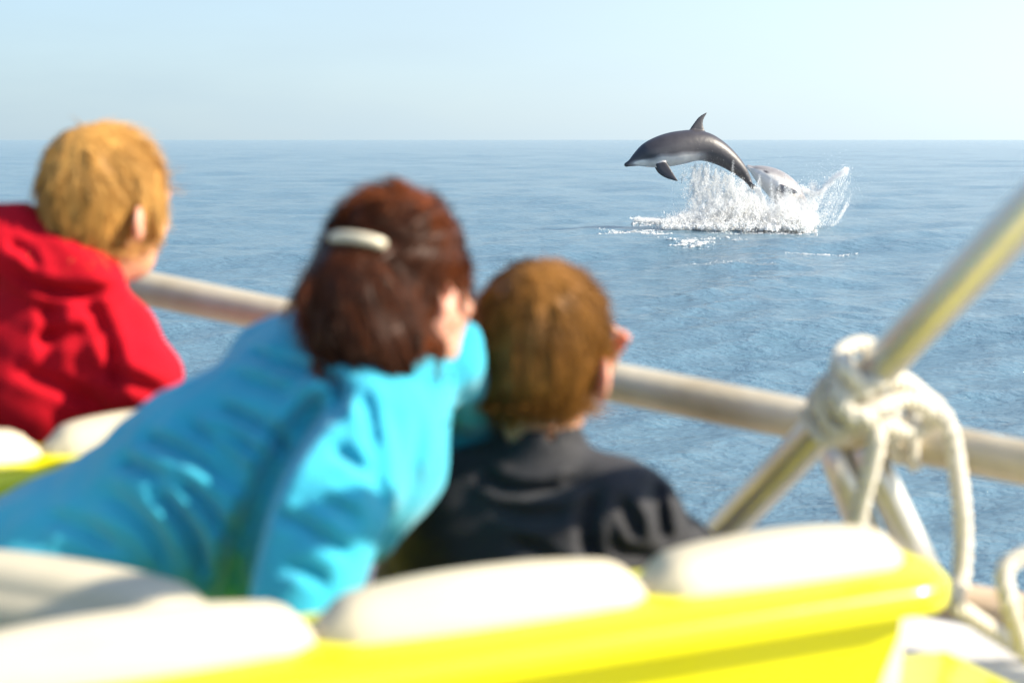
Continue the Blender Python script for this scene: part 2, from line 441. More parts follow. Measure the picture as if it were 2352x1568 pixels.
# ------------------------------------------------------------------ sea
g = np.random.default_rng(3)
NW = 110
lam = np.exp(g.uniform(math.log(.32), math.log(13), NW))
wdir = R(-62) + g.normal(size=NW) * .55          # travel direction, roughly towards the boat
kk = 2 * math.pi / lam; wkx, wky = kk * np.cos(wdir), kk * np.sin(wdir)
wph = g.uniform(0, 6.28, NW)
wamp = .0031 * lam ** .55 * g.uniform(.5, 1.3, NW) * np.where(lam > 5, .8, 1)
def waves(x, y, spacing=0.0):
    z = np.zeros_like(x); dx = np.zeros_like(x); dy = np.zeros_like(x)
    gust = 1 + .35 * np.sin(x * .05 + 1.3 * np.sin(y * .031)) * np.sin(y * .043 + .7)
    for i in range(NW):
        fade = np.clip((lam[i] / np.maximum(spacing, 1e-6) - 2.2) / 2.5, 0, 1)
        a = wamp[i] * fade * (gust if lam[i] < 2.5 else 1)
        ph = wkx[i] * x + wky[i] * y + wph[i]
        z += a * np.cos(ph); s_ = a * np.sin(ph) * .9
        dx -= s_ * math.cos(wdir[i]); dy -= s_ * math.sin(wdir[i])
    return x + dx, y + dy, z
def zsea(x, y):
    return waves(np.atleast_1d(np.asarray(x, float)), np.atleast_1d(np.asarray(y, float)))[2]
rr_ = [1.9]
while rr_[-1] < 30000: rr_.append(rr_[-1] * (1.0085 if rr_[-1] < 260 else 1.03))
rr_ = np.array(rr_)
az = np.concatenate([np.linspace(-34, 34, 430), np.linspace(34, 326, 120)[1:-1]])
AZ, RR = np.meshgrid(np.radians(az), rr_)
x, y = RR * np.sin(AZ), RR * np.cos(AZ)
angsp = np.full(len(az), math.radians(68 / 430)); angsp[430:] = math.radians(2.5)
sp = np.maximum(np.gradient(rr_)[:, None] * .8, RR * angsp[None] * .6)
x, y, z = waves(x, y, sp)
z -= RR ** 2 / (2 * 6.371e6)
V = np.stack([x, y, z], -1).reshape(-1, 3)
na, nr = len(az), len(rr_)
i, j = np.meshgrid(np.arange(nr - 1), np.arange(na), indexing='ij')
j2 = (j + 1) % na
F = np.stack([i * na + j, i * na + j2, (i + 1) * na + j2, (i + 1) * na + j], -1).reshape(-1, 4)[:, ::-1]
m, t, b = new_mat('sea_water')
b.inputs['Base Color'].default_value = (.088, .165, .222, 1); b.inputs['Roughness'].default_value = .13; b.inputs['IOR'].default_value = 1.333
tc = t.nodes.new('ShaderNodeTexCoord'); mp = t.nodes.new('ShaderNodeMapping'); mp.inputs['Scale'].default_value = (1, 1.7, 1); mp.inputs['Rotation'].default_value = (0, 0, R(24))
t.links.new(tc.outputs['Object'], mp.inputs[0])
prev = None
for sc_, st, di in ((1.3, .4, .13), (4.6, .7, .075), (14, .65, .027)):
    nz = t.nodes.new('ShaderNodeTexNoise'); nz.inputs['Scale'].default_value = sc_; nz.inputs['Detail'].default_value = 4; nz.inputs['Roughness'].default_value = .6
    t.links.new(mp.outputs[0], nz.inputs['Vector'])
    bp = t.nodes.new('ShaderNodeBump'); bp.inputs['Strength'].default_value = st; bp.inputs['Distance'].default_value = di
    t.links.new(nz.outputs['Fac'], bp.inputs['Height'])
    if prev: t.links.new(prev.outputs[0], bp.inputs['Normal'])
    prev = bp
t.links.new(prev.outputs[0], b.inputs['Normal'])
M['sea'] = m
sea = tag(mesh_obj('sea', V, F, m), kind='structure')

# ------------------------------------------------------------------ boat
boat = empty('tour_boat', (0, 0, 0), 'open tour boat with curved metal bow rail and white side deck', 'boat')
rail_key = [tuple(P(-1500, 330, 2.85)), tuple(P(-800, 440, 2.68)), tuple(P(-200, 553, 2.52))] + [tuple(P(*q)) for q in ((300, 655, 2.36), (690, 735, 2.24), (1420, 880, 2.02), (1900, 975, 1.90), (2352, 1062, 1.78))] + [(1.25, 1.28, 1.15), (1.7, .55, 1.10), (1.9, -.6, 1.08)]
rail_path = spline(rail_key, 120)
V, F = tube_mesh(rail_path, .0285, 24); mesh_obj('bow_rail', V, F, M['rail'], boat)
# gunwale line: outward of and under the rail
gw = rail_path.copy(); tg = np.gradient(gw, axis=0); out = np.stack([-tg[:, 1], tg[:, 0], 0 * tg[:, 0]], 1); out /= np.linalg.norm(out, axis=1)[:, None]
if out[60, 1] < 0: out = -out
GZ = .97
gw = gw + out * .07; gw[:, 2] = GZ
def strip(rows):
    rows = np.asarray(rows); k, n, _ = rows.shape
    ii, jj = np.meshgrid(np.arange(k - 1), np.arange(n - 1), indexing='ij')
    F = np.stack([ii * n + jj, ii * n + jj + 1, (ii + 1) * n + jj + 1, (ii + 1) * n + jj], -1).reshape(-1, 4)
    return rows.reshape(-1, 3), F
def at_z(p, off, z):
    q = p + out * off; q[:, 2] = z; return q
rows = [at_z(gw, o_, z_) for o_, z_ in ((-.015, GZ - .045), (.028, GZ - .05), (.03, GZ - .12), (-.02, GZ - .35), (-.12, .4), (-.28, .0), (-.5, -.5))]
V, F = strip(rows); mesh_obj('hull', V, F, M['gelcoat'], boat)
inn = (-.24 - .40 * np.clip((np.arange(120) - 84) / 6, 0, 1))[:, None]
rows = [at_z(gw, o_, z_) for o_, z_ in ((inn, GZ - .45), (inn, GZ - .012), (inn + .01, GZ), (-.05, GZ + .004), (-.035, GZ + .012), (-.035, GZ - .05))]
V, F = strip(rows); mesh_obj('side_deck', V, F, M['gelcoat'], boat)
rows = [at_z(gw, o_, z_) for o_, z_ in ((-.052, GZ - .02), (-.052, GZ + .022), (-.045, GZ + .03), (.03, GZ + .03), (.04, GZ + .022), (.04, GZ - .04), (.0, GZ - .045))]
V, F = strip(rows); mesh_obj('toe_rail', V, F, M['teak'], boat)
sole = [(-2.2, -1.2, .45), (1.6, -1.2, .45), (1.2, 1.3, .45), (-.4, 2.0, .45), (-2.2, 2.0, .45)]
mesh_obj('cockpit_sole', sole, [[0, 1, 2, 3, 4]], M['gelcoat'], boat)
for ip in (24, 57, 108):
    p = rail_path[ip]; q = p - out[ip] * .0; q = q.copy(); q[2] = GZ + .01
    V, F = tube_mesh(np.stack([q, q + (p - q) * .5, p]), .021, 16); mesh_obj('stanchion', V, F, M['steel'], boat)
for a, b_ in ((P(1905, 1010, 1.90), P(2030, 1330, 1.92)), (P(1985, 1020, 1.88), P(2132, 1330, 1.90))):
    V, F = tube_mesh(np.linspace(a, b_, 4), .022, 18); mesh_obj('stanchion', V, F, M['steel'], boat)
pole_a, pole_b = P(1575, 1309, 1.96), P(2352, 495, 1.42)
pole_dir = unit(pole_b - pole_a)
V, F = tube_mesh(np.linspace(pole_a - pole_dir * .25, pole_b + pole_dir * 1.1, 8), .0235, 28); mesh_obj('canopy_pole', V, F, M['steel'], boat)
rebase(boat, (0, .6, 0))

# ------------------------------------------------------------------ ropes
def rope_mesh(pts, r, turns_per_m=40):
    p, L = resample(spline(pts, 400), max(60, int(400)))
    t = np.gradient(p, axis=0); t /= np.linalg.norm(t, axis=1)[:, None]
    # parallel-transported frame
    u = np.zeros_like(p); u[0] = unit(np.cross(t[0], [.3, .2, .9]))
    for i_ in range(1, len(p)):
        v_ = u[i_ - 1] - (u[i_ - 1] @ t[i_]) * t[i_]; u[i_] = unit(v_)
    w = np.cross(t, u); s_ = np.linspace(0, L, len(p))
    Vs, Fs, o_ = [], [], 0
    for q in range(3):
        a = s_ * turns_per_m * 6.283 * .5 + q * 2.094
        c = p + (np.cos(a)[:, None] * u + np.sin(a)[:, None] * w) * r * .48
        V, F = tube_mesh(c, r * .56, 8); Vs.append(V); Fs += [[i_ + o_ for i_ in f] for f in F]; o_ += len(V)
    return np.concatenate(Vs), Fs
def on_pole(s, ang, rad):
    """point round the pole, s metres from its crossing with the rail"""
    c = P(1950, 916, 1.68) ; k = (c - pole_a) @ pole_dir; c = pole_a + pole_dir * (k + s)
    u = unit(np.cross(pole_dir, [0, 1, 0])); w = np.cross(pole_dir, u)
    return c + (u * math.cos(ang) + w * math.sin(ang)) * rad
lash = [on_pole(-.035 + .012 * k_ / 2, k_ * 1.57, .0315 + .002 * math.sin(k_ * 2.1)) for k_ in range(12)]
lash2 = [on_pole(.03 - .018 * (k_ % 3), k_ * 1.45 + .6, .034 + .004 * math.sin(k_ * 1.7)) for k_ in range(7)]
rp = empty('lashing_rope', (0, 0, 0), 'white rope wound and knotted round the diagonal pole at the rail', 'rope')
V, F = rope_mesh(lash, .0085); mesh_obj('coil', V, F, M['rope'], rp)
V, F = rope_mesh(lash2, .0088); mesh_obj('knot', V, F, M['rope'], rp)
up = [P(*q) for q in ((1990, 905, 1.60), (1945, 850, 1.58), (1930, 815, 1.60), (1968, 792, 1.63), (2010, 800, 1.64), (2022, 835, 1.61), (1990, 880, 1.60), (1950, 915, 1.60))]
V, F = rope_mesh(up, .0098); mesh_obj('bight', V, F, M['rope'], rp)
up = [P(*q) for q in ((1995, 955, 1.60), (1950, 950, 1.60), (1932, 905, 1.60), (1926, 850, 1.62), (1938, 828, 1.66), (1945, 880, 1.70))]
V, F = rope_mesh(up, .0115); mesh_obj('bight', V, F, M['rope'], rp)
# bundle of turns round the rail just right of the pole
Vs, Fs = None, None
for q, (x0, y0, d0) in enumerate(((2060, 940, 1.82), (2100, 950, 1.81))):
    c = P(x0, y0 + 38, d0 + .035); tdir = unit(rail_path[88] - rail_path[78]); u = np.array([0, 0, 1.]); u = unit(u - (u @ tdir) * tdir); w = np.cross(tdir, u)
    pts = [c + (u * math.cos(a_) + w * math.sin(a_)) * (.041 + .003 * math.sin(a_ * 2 + q)) + tdir * (.010 * math.sin(a_ * .5 + q)) for a_ in np.linspace(0, 6.6, 12)]
    V, F = rope_mesh(pts, .010); mesh_obj('turn', V, F, M['rope'], rp)
pts = [P(*q) for q in ((1975, 900, 1.60), (2020, 872, 1.60), (2075, 880, 1.64), (2120, 915, 1.68), (2150, 935, 1.70))]
V, F = rope_mesh(pts, .012); mesh_obj('bight', V, F, M['rope'], rp)
pts = [P(*q) for q in ((1960, 960, 1.60), (2020, 935, 1.61), (2085, 915, 1.65), (2140, 955, 1.69), (2100, 990, 1.70), (2020, 975, 1.64))]
V, F = rope_mesh(pts, .011); mesh_obj('bight', V, F, M['rope'], rp)
rebase(rp, P(1960, 920, 1.66))
def rope_thing(pts, r, label, name='hanging_rope'):
    V, F = rope_mesh(pts, r)
    o = mesh_obj(name, V, F, M['rope']); tag(o, label, 'rope'); return o
rope_thing([P(*q) for q in ((2110, 925, 1.70), (2150, 935, 1.69), (2180, 985, 1.68), (2196, 1060, 1.68), (2208, 1160, 1.67), (2212, 1240, 1.67), (2206, 1330, 1.66), (2192, 1385, 1.64), (2225, 1412, 1.66), (2290, 1455, 1.70), (2345, 1490, 1.72), (2420, 1520, 1.72))], .0108, 'long white rope hanging from the rail down onto the white deck')
rope_thing([P(*q) for q in ((1995, 960, 1.62), (2012, 1010, 1.62), (1998, 1075, 1.63), (1978, 1150, 1.65), (1962, 1230, 1.67), (1958, 1320, 1.70))], .0112, 'short white rope end hanging behind the right seat cushion')
rope_thing([P(*q) for q in ((2420, 1260, 1.62), (2352, 1275, 1.62), (2308, 1310, 1.61), (2318, 1390, 1.60), (2338, 1450, 1.62), (2360, 1500, 1.63), (2430, 1530, 1.64))], .0105, 'white rope loop at the right edge above the deck')

# ------------------------------------------------------------------ benches
def rounded_box(bx, by, bz, r, n=14, puff=.0):
    """box with half sizes b, rounded, faces puffed out"""
    V, F = [], []; ids = {}
    lin = np.linspace(-1, 1, n + 1)
    def vid(p):
        key = tuple(np.round(p, 5))
        if key not in ids: ids[key] = len(V); V.append(p)
        return ids[key]
    for ax in range(3):
        for sg in (-1, 1):
            for a in range(n):
                for b_ in range(n):
                    q = []
                    for (u, v) in ((0, 0), (1, 0), (1, 1), (0, 1)):
                        p = [0, 0, 0]; p[ax] = sg; p[(ax + 1) % 3] = lin[a + u]; p[(ax + 2) % 3] = lin[b_ + v]; q.append(vid(p))
                    F.append(q if sg > 0 else q[::-1])
    c = np.array(V); B = np.array([bx, by, bz]); rad = np.minimum(r, B)
    c2 = np.sign(c) * np.abs(c) ** .75
    p = c2 * B; q = np.clip(p, -(B - rad), B - rad); d = p - q
    dn = d / rad; ln = np.maximum(np.linalg.norm(dn, axis=1), 1e-9)[:, None]
    p2 = q + dn / ln * rad * np.minimum(1, ln * 10)
    w = np.stack([(1 - c[:, (i_ + 1) % 3] ** 2) * (1 - c[:, (i_ + 2) % 3] ** 2) for i_ in range(3)], 1)
    p2 = p2 + np.sign(c) * (np.abs(c) > .999) * w * puff
    return p2, F
def bench(name, origin, yaw, length, ncush, label, pads, wall_in=.05, top_h=.024, wall_h=.42, seat_len=None):
    """origin: top of the flange under the pads at the right-hand end; the bench runs to the left of it"""
    root = empty(name, (0, 0, 0), label, 'bench')
    e = np.array([math.cos(yaw), math.sin(yaw), 0]); n = np.array([math.sin(yaw), -math.cos(yaw), 0]); u = np.array([0, 0, 1.])
    O = np.asarray(origin, float)
    W = lambda a, b_, c: O + e * a + n * b_ + u * c
    # moulded shell: flange, lip and wall, swept along the bench, closed round the end
    prof = [(-.10, -.45, 0), (-.10, -.012, 0), (-.092, -.002, 0), (.0, .0, 0), (.036, -.004, 0), (.046, -.008, 0), (.050, -.014, 0), (.050, -.030, 0), (.046, -.035, 0), (.024, -.039, 1), (.020, -.065, 1), (.018, -.065 - (wall_h - .065) * .5, 1.25), (.018, -wall_h, 1.5), (.03, -wall_h - .012, 1.0), (.10, -wall_h - .018, -2.2), (.112, -wall_h - .03, -2.4), (.112, -.45, -2.4)]
    rows = []
    ts = np.concatenate([np.linspace(-length, -.06, 40), [-.04, -.02, -.008, 0]])
    for (b_, c, inset) in prof:
        row = []
        for t_ in ts:
            k_ = (t_ + length) / length
            endr = .02 * max(0, (t_ + .04) / .04) ** 2
            row.append(W(t_ - (wall_in * inset if t_ > -.06 else wall_in * inset * max(0, (t_ + .4) / .34)), b_ - endr * (1 if b_ > .03 else 0), c))
        rows.append(row)
    V, F = strip(rows); F = F.tolist(); nn_ = len(ts)
    V = V.tolist(); kb = len(V)
    for (b_, c, inset) in prof[3:]: V.append(list(W(-wall_in * inset, -.10, c)))
    for q in range(3, len(prof) - 1): F.append([q * nn_ + nn_ - 1, (q + 1) * nn_ + nn_ - 1, kb + q - 2, kb + q - 3])
    F.append([2 * nn_ + nn_ - 1, 3 * nn_ + nn_ - 1, kb])
    sh = mesh_obj('shell', V, F, M['yellow'], root)
    sh.data.set_sharp_from_angle(angle=R(38))
    # upright pads
    for (t0, t1, dz, thick, lean) in pads:
        L = (t1 - t0) / 2
        V, F = rounded_box(L, thick / 2, .09, min(.038, thick / 2 - .004), 16, .009)
        V[:, 1] += V[:, 2] * lean
        c = W((t0 + t1) / 2, -thick / 2 + .003, top_h + dz - .09)
        sagg = .007 * np.cos(V[:, 0] / L * 1.3)
        V[:, 2] += np.where(V[:, 2] > .02, sagg, 0)
        Vw = c + V[:, :1] * e + V[:, 1:2] * -n * -1 + V[:, 2:3] * u
        o = mesh_obj('backrest_pad', Vw, F, M['vinyl'], root)
        # piping along the rear seam
        a = np.linspace(-math.pi * .5, math.pi * 1.5, 60)
        sx = np.sign(np.cos(a)) * np.abs(np.cos(a)) ** .35; sz = np.sign(np.sin(a)) * np.abs(np.sin(a)) ** .35
        zz = sz * .084; pp = c + (sx * (L - .006))[:, None] * e + (np.full(60, thick / 2 - .030) + zz * lean)[:, None] * n + (zz + np.where(zz > .02, .010 * np.cos(sx * 1.3), 0))[:, None] * u
        pv, pf = tube_mesh(pp, .0042, 8); po = mesh_obj('piping', pv, pf, M['piping'], o)
    # seat
    Ls = length if seat_len is None else seat_len
    nseat = max(1, int(Ls / .36))
    for q in range(nseat):
        V, F = rounded_box(Ls / nseat / 2 - .006, .21, .05, .03, 8, .01)
        c = W(-.06 - (q + .5) * Ls / nseat, -.35, -.36)
        mesh_obj('seat_panel', c + V[:, :1] * e + V[:, 1:2] * n + V[:, 2:3] * u, F, M['yellow'], root)
    bx = [W(a_, b_, c) for a_ in (-length + .01, -.10) for b_ in (-.54, -.11) for c in (-.74, -.412)]
    mesh_obj('seat_base', bx, [[0, 1, 3, 2], [4, 6, 7, 5], [0, 4, 5, 1], [2, 3, 7, 6], [0, 2, 6, 4], [1, 5, 7, 3]], M['yellow'], root, smooth=False)
    rebase(root, W(-length / 2, -.2, -.74))
    return root
ORI = P(2135, 1288, 1.40)
print('near bench right end', ORI)
bench('boat_bench', ORI, R(23), 1.30, 4, 'yellow bench shell with a row of sunlit white pads in the foreground', wall_h=.125, pads=[(-.300, -.020, .0, .07, 0), (-.610, -.308, .0, .07, 0), (-.920, -.618, .0, .07, 0), (-1.23, -.928, 0, .07, 0)])
ORI2 = P(400, 1580, 1.22)
bench('boat_bench', ORI2, R(-22), .75, 2, 'bench with plump white pads at the lower left, against the blue fleece hip', [(-.36, -.005, .04, .10, 0), (-.73, -.37, .04, .10, 0)], seat_len=.4)
ORI3 = P(553, 996, 1.88)
bench('boat_bench', ORI3, R(33), .95, 2, 'farther yellow-green bench with white pads just below the red hooded jacket', [(-.245, .0, 0, .075, 0), (-.56, -.255, 0, .075, 0), (-.88, -.57, 0, .075, 0)])

# ------------------------------------------------------------------ people
def legs(s, hip, fwd, side, knee_d=.30, seat_z=.86, sc=1.0, kneel=False):
    for q in (-1, 1):
        a = hip + side * q * .065 * sc
        if kneel:
            k_ = a + fwd * .16 * sc; k_[2] = seat_z + .06
            an = a - fwd * .12 * sc + side * q * .01; an[2] = seat_z + .05
            s.cone(a, k_, .075 * sc, .058 * sc, .03); s.cone(k_, an, .055 * sc, .042 * sc, .02)
        else:
            k_ = a + fwd * knee_d * sc; k_[2] = seat_z + .075 * sc
            an = k_ + fwd * .03; an[2] = .55
            s.cone(a, k_, .078 * sc, .058 * sc, .03); s.cone(k_, an, .055 * sc, .042 * sc, .02)

def make_part(name, s, mat, parent, it=1):
    V, F = s.mesh(); V = relax(V, F, it, .5)
    return mesh_obj(name, V, F, mat, parent), V, F

# --- boy in the red hoodie
pr = empty('person', (0, 0, 0), 'blond child in a red hooded jacket looking out over the bow rail', 'person')
hc = P(245, 480, 1.97); hR = rot_head(R(32), R(4), R(3)); hs = .88
sh_c = P(115, 745, 1.98); hipc = np.array([sh_c[0] - .05, sh_c[1] + .03, 1.03])
RS, LS = P(255, 790, 1.95), P(-60, 740, 2.02)
RE, RWr = P(325, 871, 1.92), P(228, 950, 2.05)
LE, LWr = P(-150, 930, 2.05), P(40, 960, 2.14)
s = SDF((-1.05, 1.65, .85), (-.35, 2.45, 1.72), .007)
add_head(s, hc, hR, hs, P(190, 640, 1.97), .044)
s.cone(P(118, 850, 1.985), hipc, .065, .075, .03, [0, 1, 0], .75)
for a, b_, c, q in ((RS, RE, RWr, 1), (LS, LE, LWr, -1)):
    s.cone(a, b_, .026, .024, .02); s.cone(b_, c, .024, .020, .02)
    add_hand(s, c, unit(c - b_), np.array([0, .2, -1.]), .72, .3, q)
o, V, F = make_part('body', s, M['skin'], pr); set_attr(o, skin_shade(V, hc, hR, hs))
s = SDF((-1.1, 1.62, .80), (-.30, 2.45, 1.52), .007)
s.cone(P(125, 780, 1.965), P(105, 880, 1.98), .100, .120, .03, [0, 1, 0], .8)
s.cone(P(105, 880, 1.98), hipc + np.array([0, 0, .05]), .125, .115, .04, [0, 1, 0], .82)
s.cone(P(165, 705, 1.96), P(252, 785, 1.95), .055, .060, .05); s.cone(P(100, 700, 1.98), LS, .065, .062, .05)
s.cone(P(255, 785, 1.95), P(325, 870, 1.92), .058, .052, .03); s.cone(P(325, 872, 1.92), P(235, 945, 2.03), .050, .040, .02)
s.cone(LS, LE, .058, .052, .03); s.cone(LE, LWr, .05, .038, .02)
# hood lying on the shoulders
s.ell(P(95, 590, 1.94), (.105, .075, .055), rot_head(R(20), R(-10), R(26)), .02)
s.ell(P(40, 545, 1.94), (.055, .060, .045), rot_head(R(20), 0, R(20)), .02)
s.ell(P(185, 610, 1.92), (.070, .050, .036), rot_head(R(20), 0, R(35)), .02)
s.ell(P(165, 560, 1.975), (.070, .062, .06), None, .015, 's')
s.disp(creases(1.2, [([(70, 775), (150, 770), (235, 752)], .010, 18), ([(235, 846), (300, 872), (372, 905)], .010, 16), ([(50, 850), (120, 880), (210, 925)], .010, 18), ([(110, 690), (118, 760), (100, 850)], .009, 20),
    ([(200, 690), (240, 760), (262, 830)], .008, 17), ([(20, 610), (90, 655), (190, 672), (262, 660)], .012, 14), ([(250, 800), (270, 850), (262, 900)], .008, 15), ([(20, 560), (60, 580), (90, 620)], .008, 13)]))
s.disp(folds(12, .0026, 75, unit(P(300, 900, 1.9) - P(100, 800, 1.9)), 8, 3))
make_part('hooded_jacket', s, M['red'], pr)
s = SDF((-1.15, 1.7, .45), (-.3, 2.7, 1.12), .011)
legs(s, hipc + np.array([0, .02, -.02]), np.array([.2, .97, 0]), np.array([.97, -.2, 0]), seat_z=.90, kneel=True)
s.ell(hipc, (.125, .10, .085), None, .04)
make_part('trousers', s, M['denim'], pr)
def boy_hair(c, Rm, sc, mat, parent, seed, low=-.055, bulge=1.0, n=9000, tall=.0):
    s = SDF(c - .16, c + .16, .006)
    T = lambda x_, y_, z_: c + Rm @ (np.array([x_, y_, z_]) * sc)
    s.ell(T(0, -.014, .034 + tall), np.array([.083, .099, .092 + tall * .6]) * sc * bulge, Rm, .01)
    s.ell(T(0, -.040, -.020), np.array([.064, .068, .070]) * sc * bulge, Rm, .03)
    for q in (-1, 1): s.ell(T(q * .058, .022, .012), np.array([.022, .030, .040]) * sc, Rm, .02)
    s.ell(T(0, .090, -.030), np.array([.066, .060, .086]) * sc, Rm, .012, 's')
    for q in (-1, 1): s.ell(T(q * .096, -.004, -.032), np.array([.030, .034, .040]) * sc, Rm, .008, 's')
    s.ell(T(0, .0, low - .09), np.array([.12, .14, .085]) * sc, Rm, .01, 's')
    crown = T(0, -.062, .098)
    def flow(p):
        d = p - crown; d /= np.maximum(np.linalg.norm(d, axis=1), 1e-6)[:, None]
        ax = Rm[:, 2]; sw = np.cross(np.tile(ax, (len(p), 1)), d)
        return d + sw * .25 - ax * .55
    def grooves(p):
        f = flow(p); q = p - crown; th = np.arctan2((q @ Rm[:, 0]), (q @ Rm[:, 1])); r_ = np.linalg.norm(q, axis=1)
        return .0018 * np.sin(th * 17 + r_ * 25 + 2 * np.sin(th * 5 + seed)) + .0012 * np.sin(th * 41 + r_ * 60)
    s.disp(grooves)
    V, F = s.mesh(); V = relax(V, F, 1)
    return add_hair_part('hair', V, F, np.ones(len(V), bool), flow, mat, parent, n, .050 * sc, .0008, .018, seed, cap_shade=.42, crown=crown)
boy_hair(hc, hR, hs, M['hair_blond'], pr, 21, low=-.048, bulge=.975, tall=.006)
rebase(pr, hipc - np.array([0, 0, .13]))

# --- boy in the navy jacket
pn = empty('person', (0, 0, 0), 'sandy-haired child in a dark navy jacket seated beside the blue fleece', 'person')
hc2 = P(1245, 826, 1.64); hR2 = rot_head(R(19), R(8), R(4)); hs2 = .90
ch = P(1245, 1130, 1.64); hip2 = np.array([ch[0] - .02, ch[1] + .0, .93])
RS2, RE2, RW2 = P(1420, 1190, 1.63), P(1575, 1310, 1.68), P(1560, 1360, 1.90)
LS2, LE2, LW2 = P(1060, 1170, 1.66), P(985, 1305, 1.78), P(1352, 880, 1.75)
s = SDF((-.25, 1.4, .80), (.45, 2.15, 1.55), .007)
add_head(s, hc2, hR2, hs2, P(1235, 1080, 1.64), .038)
s.cone(P(1238, 1250, 1.65), hip2, .065, .075, .03, [0, 1, 0], .75)
s.cone(RS2, RE2, .028, .026, .02); s.cone(RE2, RW2, .026, .020, .02); add_hand(s, RW2, unit(RW2 - RE2), np.array([0, 0, -1.]), .72, .3, 1)
s.cone(LS2, LE2, .028, .026, .02); s.cone(LE2, LW2, .024, .018, .02)
add_hand(s, LW2, unit(P(1420, 748, 1.70) - LW2), np.array([.0, -.9, -.3]), .62, .12, -1, .05)
o, V, F = make_part('body', s, M['skin'], pn); set_attr(o, skin_shade(V, hc2, hR2, hs2))
s = SDF((-.30, 1.35, .78), (.50, 2.12, 1.42), .007)
s.cone(P(1235, 1235, 1.64), P(1225, 1350, 1.65), .098, .125, .03, [0, 1, 0], .8)
s.cone(P(1225, 1350, 1.65), hip2 + np.array([0, 0, .03]), .13, .12, .04, [0, 1, 0], .8)
s.cone(P(1310, 1165, 1.64), P(1420, 1185, 1.63), .060, .060, .04)
s.cone(P(1150, 1155, 1.65), P(1050, 1165, 1.66), .062, .060, .04)
s.cone(P(1422, 1185, 1.63), P(1575, 1310, 1.68), .060, .050, .03); s.cone(P(1575, 1310, 1.68), RW2, .05, .038, .02)
s.cone(LS2, LE2, .060, .056, .03); s.cone(LE2, LE2 + (LW2 - LE2) * .8, .05, .034, .02); s.cone(P(1090, 1250, 1.66), P(1000, 1370, 1.72), .075, .075, .04)
# stand-up collar: a tube with the neck cut out
cb, ct = P(1240, 1110, 1.64), P(1243, 1018, 1.635)
s.cone(cb, ct, .060, .052, .02); s.cone(ct - (cb - ct) * .0, ct + (ct - cb) * 1.4, .042, .048, .006, mode='s')
s.disp(creases(1.3, [([(1101, 1086), (1160, 1118), (1225, 1126), (1290, 1116), (1345, 1088)], .012, 15), ([(1501, 1106), (1515, 1170), (1522, 1235)], .010, 16), ([(1425, 1150), (1450, 1190), (1465, 1230)], .009, 15),
    ([(1370, 1130), (1345, 1200), (1360, 1290)], .010, 18), ([(1140, 1160), (1220, 1185), (1300, 1175)], .007, 18), ([(1400, 1245), (1440, 1270), (1500, 1275)], .008, 15), ([(1180, 1250), (1240, 1270), (1310, 1330)], .007, 18)]))
s.disp(folds(32, .0024, 80, unit(P(1200, 1250, 1.6) - P(1400, 1200, 1.6)), 8, 3))
make_part('jacket', s, M['navy'], pn)
s = SDF((-.35, 1.4, .45), (.45, 2.2, 1.12), .011)
legs(s, hip2 + np.array([0, 0, -.02]), np.array([.2, .97, 0]), np.array([.97, -.2, 0]), seat_z=.86)
s.ell(hip2, (.13, .10, .085), None, .04)
make_part('trousers', s, M['denim'], pn)
boy_hair(hc2, hR2, hs2, M['hair_sandy'], pn, 33, low=-.038, bulge=.975, n=9000, tall=.004)
rebase(pn, hip2 - np.array([0, 0, .10]))

# --- person in the blue fleece
pb = empty('person', (0, 0, 0), 'person with clipped-up auburn hair in a bright blue fleece leaning to the right', 'person')
hc3 = P(908, 670, 1.55); hR3 = rot_head(R(34), R(8), R(10)); hs3 = .90
nk = P(900, 860, 1.52)
s = SDF((-1.05, 1.1, .8), (.12, 2.0, 1.62), .008)
add_head(s, hc3, hR3, hs3, nk, .046)
s.cone(P(830, 960, 1.54), P(100, 1400, 1.62), .055, .06, .03)
RS3, RE3, RW3 = P(850, 970, 1.44), P(752, 1180, 1.375), P(668, 1470, 1.36)
LS3, LE3, LW3 = P(650, 850, 1.66), P(1065, 1010, 1.74), P(1040, 840, 1.52)
LE3 = P(1095, 985, 1.72)
s.cone(RS3, RE3, .030, .028, .02); s.cone(RE3, RW3, .028, .024, .02); add_hand(s, RW3, unit(RW3 - RE3) + np.array([0, .5, -1.0]), np.array([0, 0, -1.]), .88, .3, -1)
s.cone(LS3, P(900, 1000, 1.70), .030, .028, .02); s.cone(P(900, 1000, 1.70), LE3, .026, .024, .02); s.cone(LE3, LW3, .022, .019, .015)
add_hand(s, LW3, unit(P(1054, 700, 1.51) - LW3), np.array([-.75, .5, .1]), .56, .10, 1, .5)
o, V, F = make_part('body', s, M['skin'], pb); set_attr(o, skin_shade(V, hc3, hR3, hs3))
s = SDF((-1.0, 1.05, .80), (.12, 1.98, 1.48), .0065)
s.cone(P(800, 925, 1.55), P(500, 1120, 1.57), .108, .112, .03)
s.cone(P(500, 1120, 1.57), P(150, 1375, 1.60), .112, .125, .04)
s.cone(P(150, 1375, 1.60), P(-260, 1560, 1.66), .125, .150, .04)
s.cone(P(740, 865, 1.58), P(650, 850, 1.63), .066, .058, .05)                 # far shoulder
s.cone(P(888, 930, 1.50), P(890, 1070, 1.50), .060, .055, .04)               # near shoulder and chest side
s.cone(P(890, 1070, 1.50), P(835, 1210, 1.48), .055, .038, .03)
s.cone(P(850, 975, 1.45), P(752, 1180, 1.385), .055, .054, .035)             # near arm, braced on the pad
s.cone(P(752, 1180, 1.375), P(690, 1420, 1.33), .054, .045, .02)
s.cone(P(650, 850, 1.66), P(900, 1000, 1.70), .058, .052, .03); s.cone(P(900, 1000, 1.70), LE3, .05, .04, .02)
s.cone(LE3, P(1050, 830, 1.53), .032, .028, .02)                               # cuff by the cheek
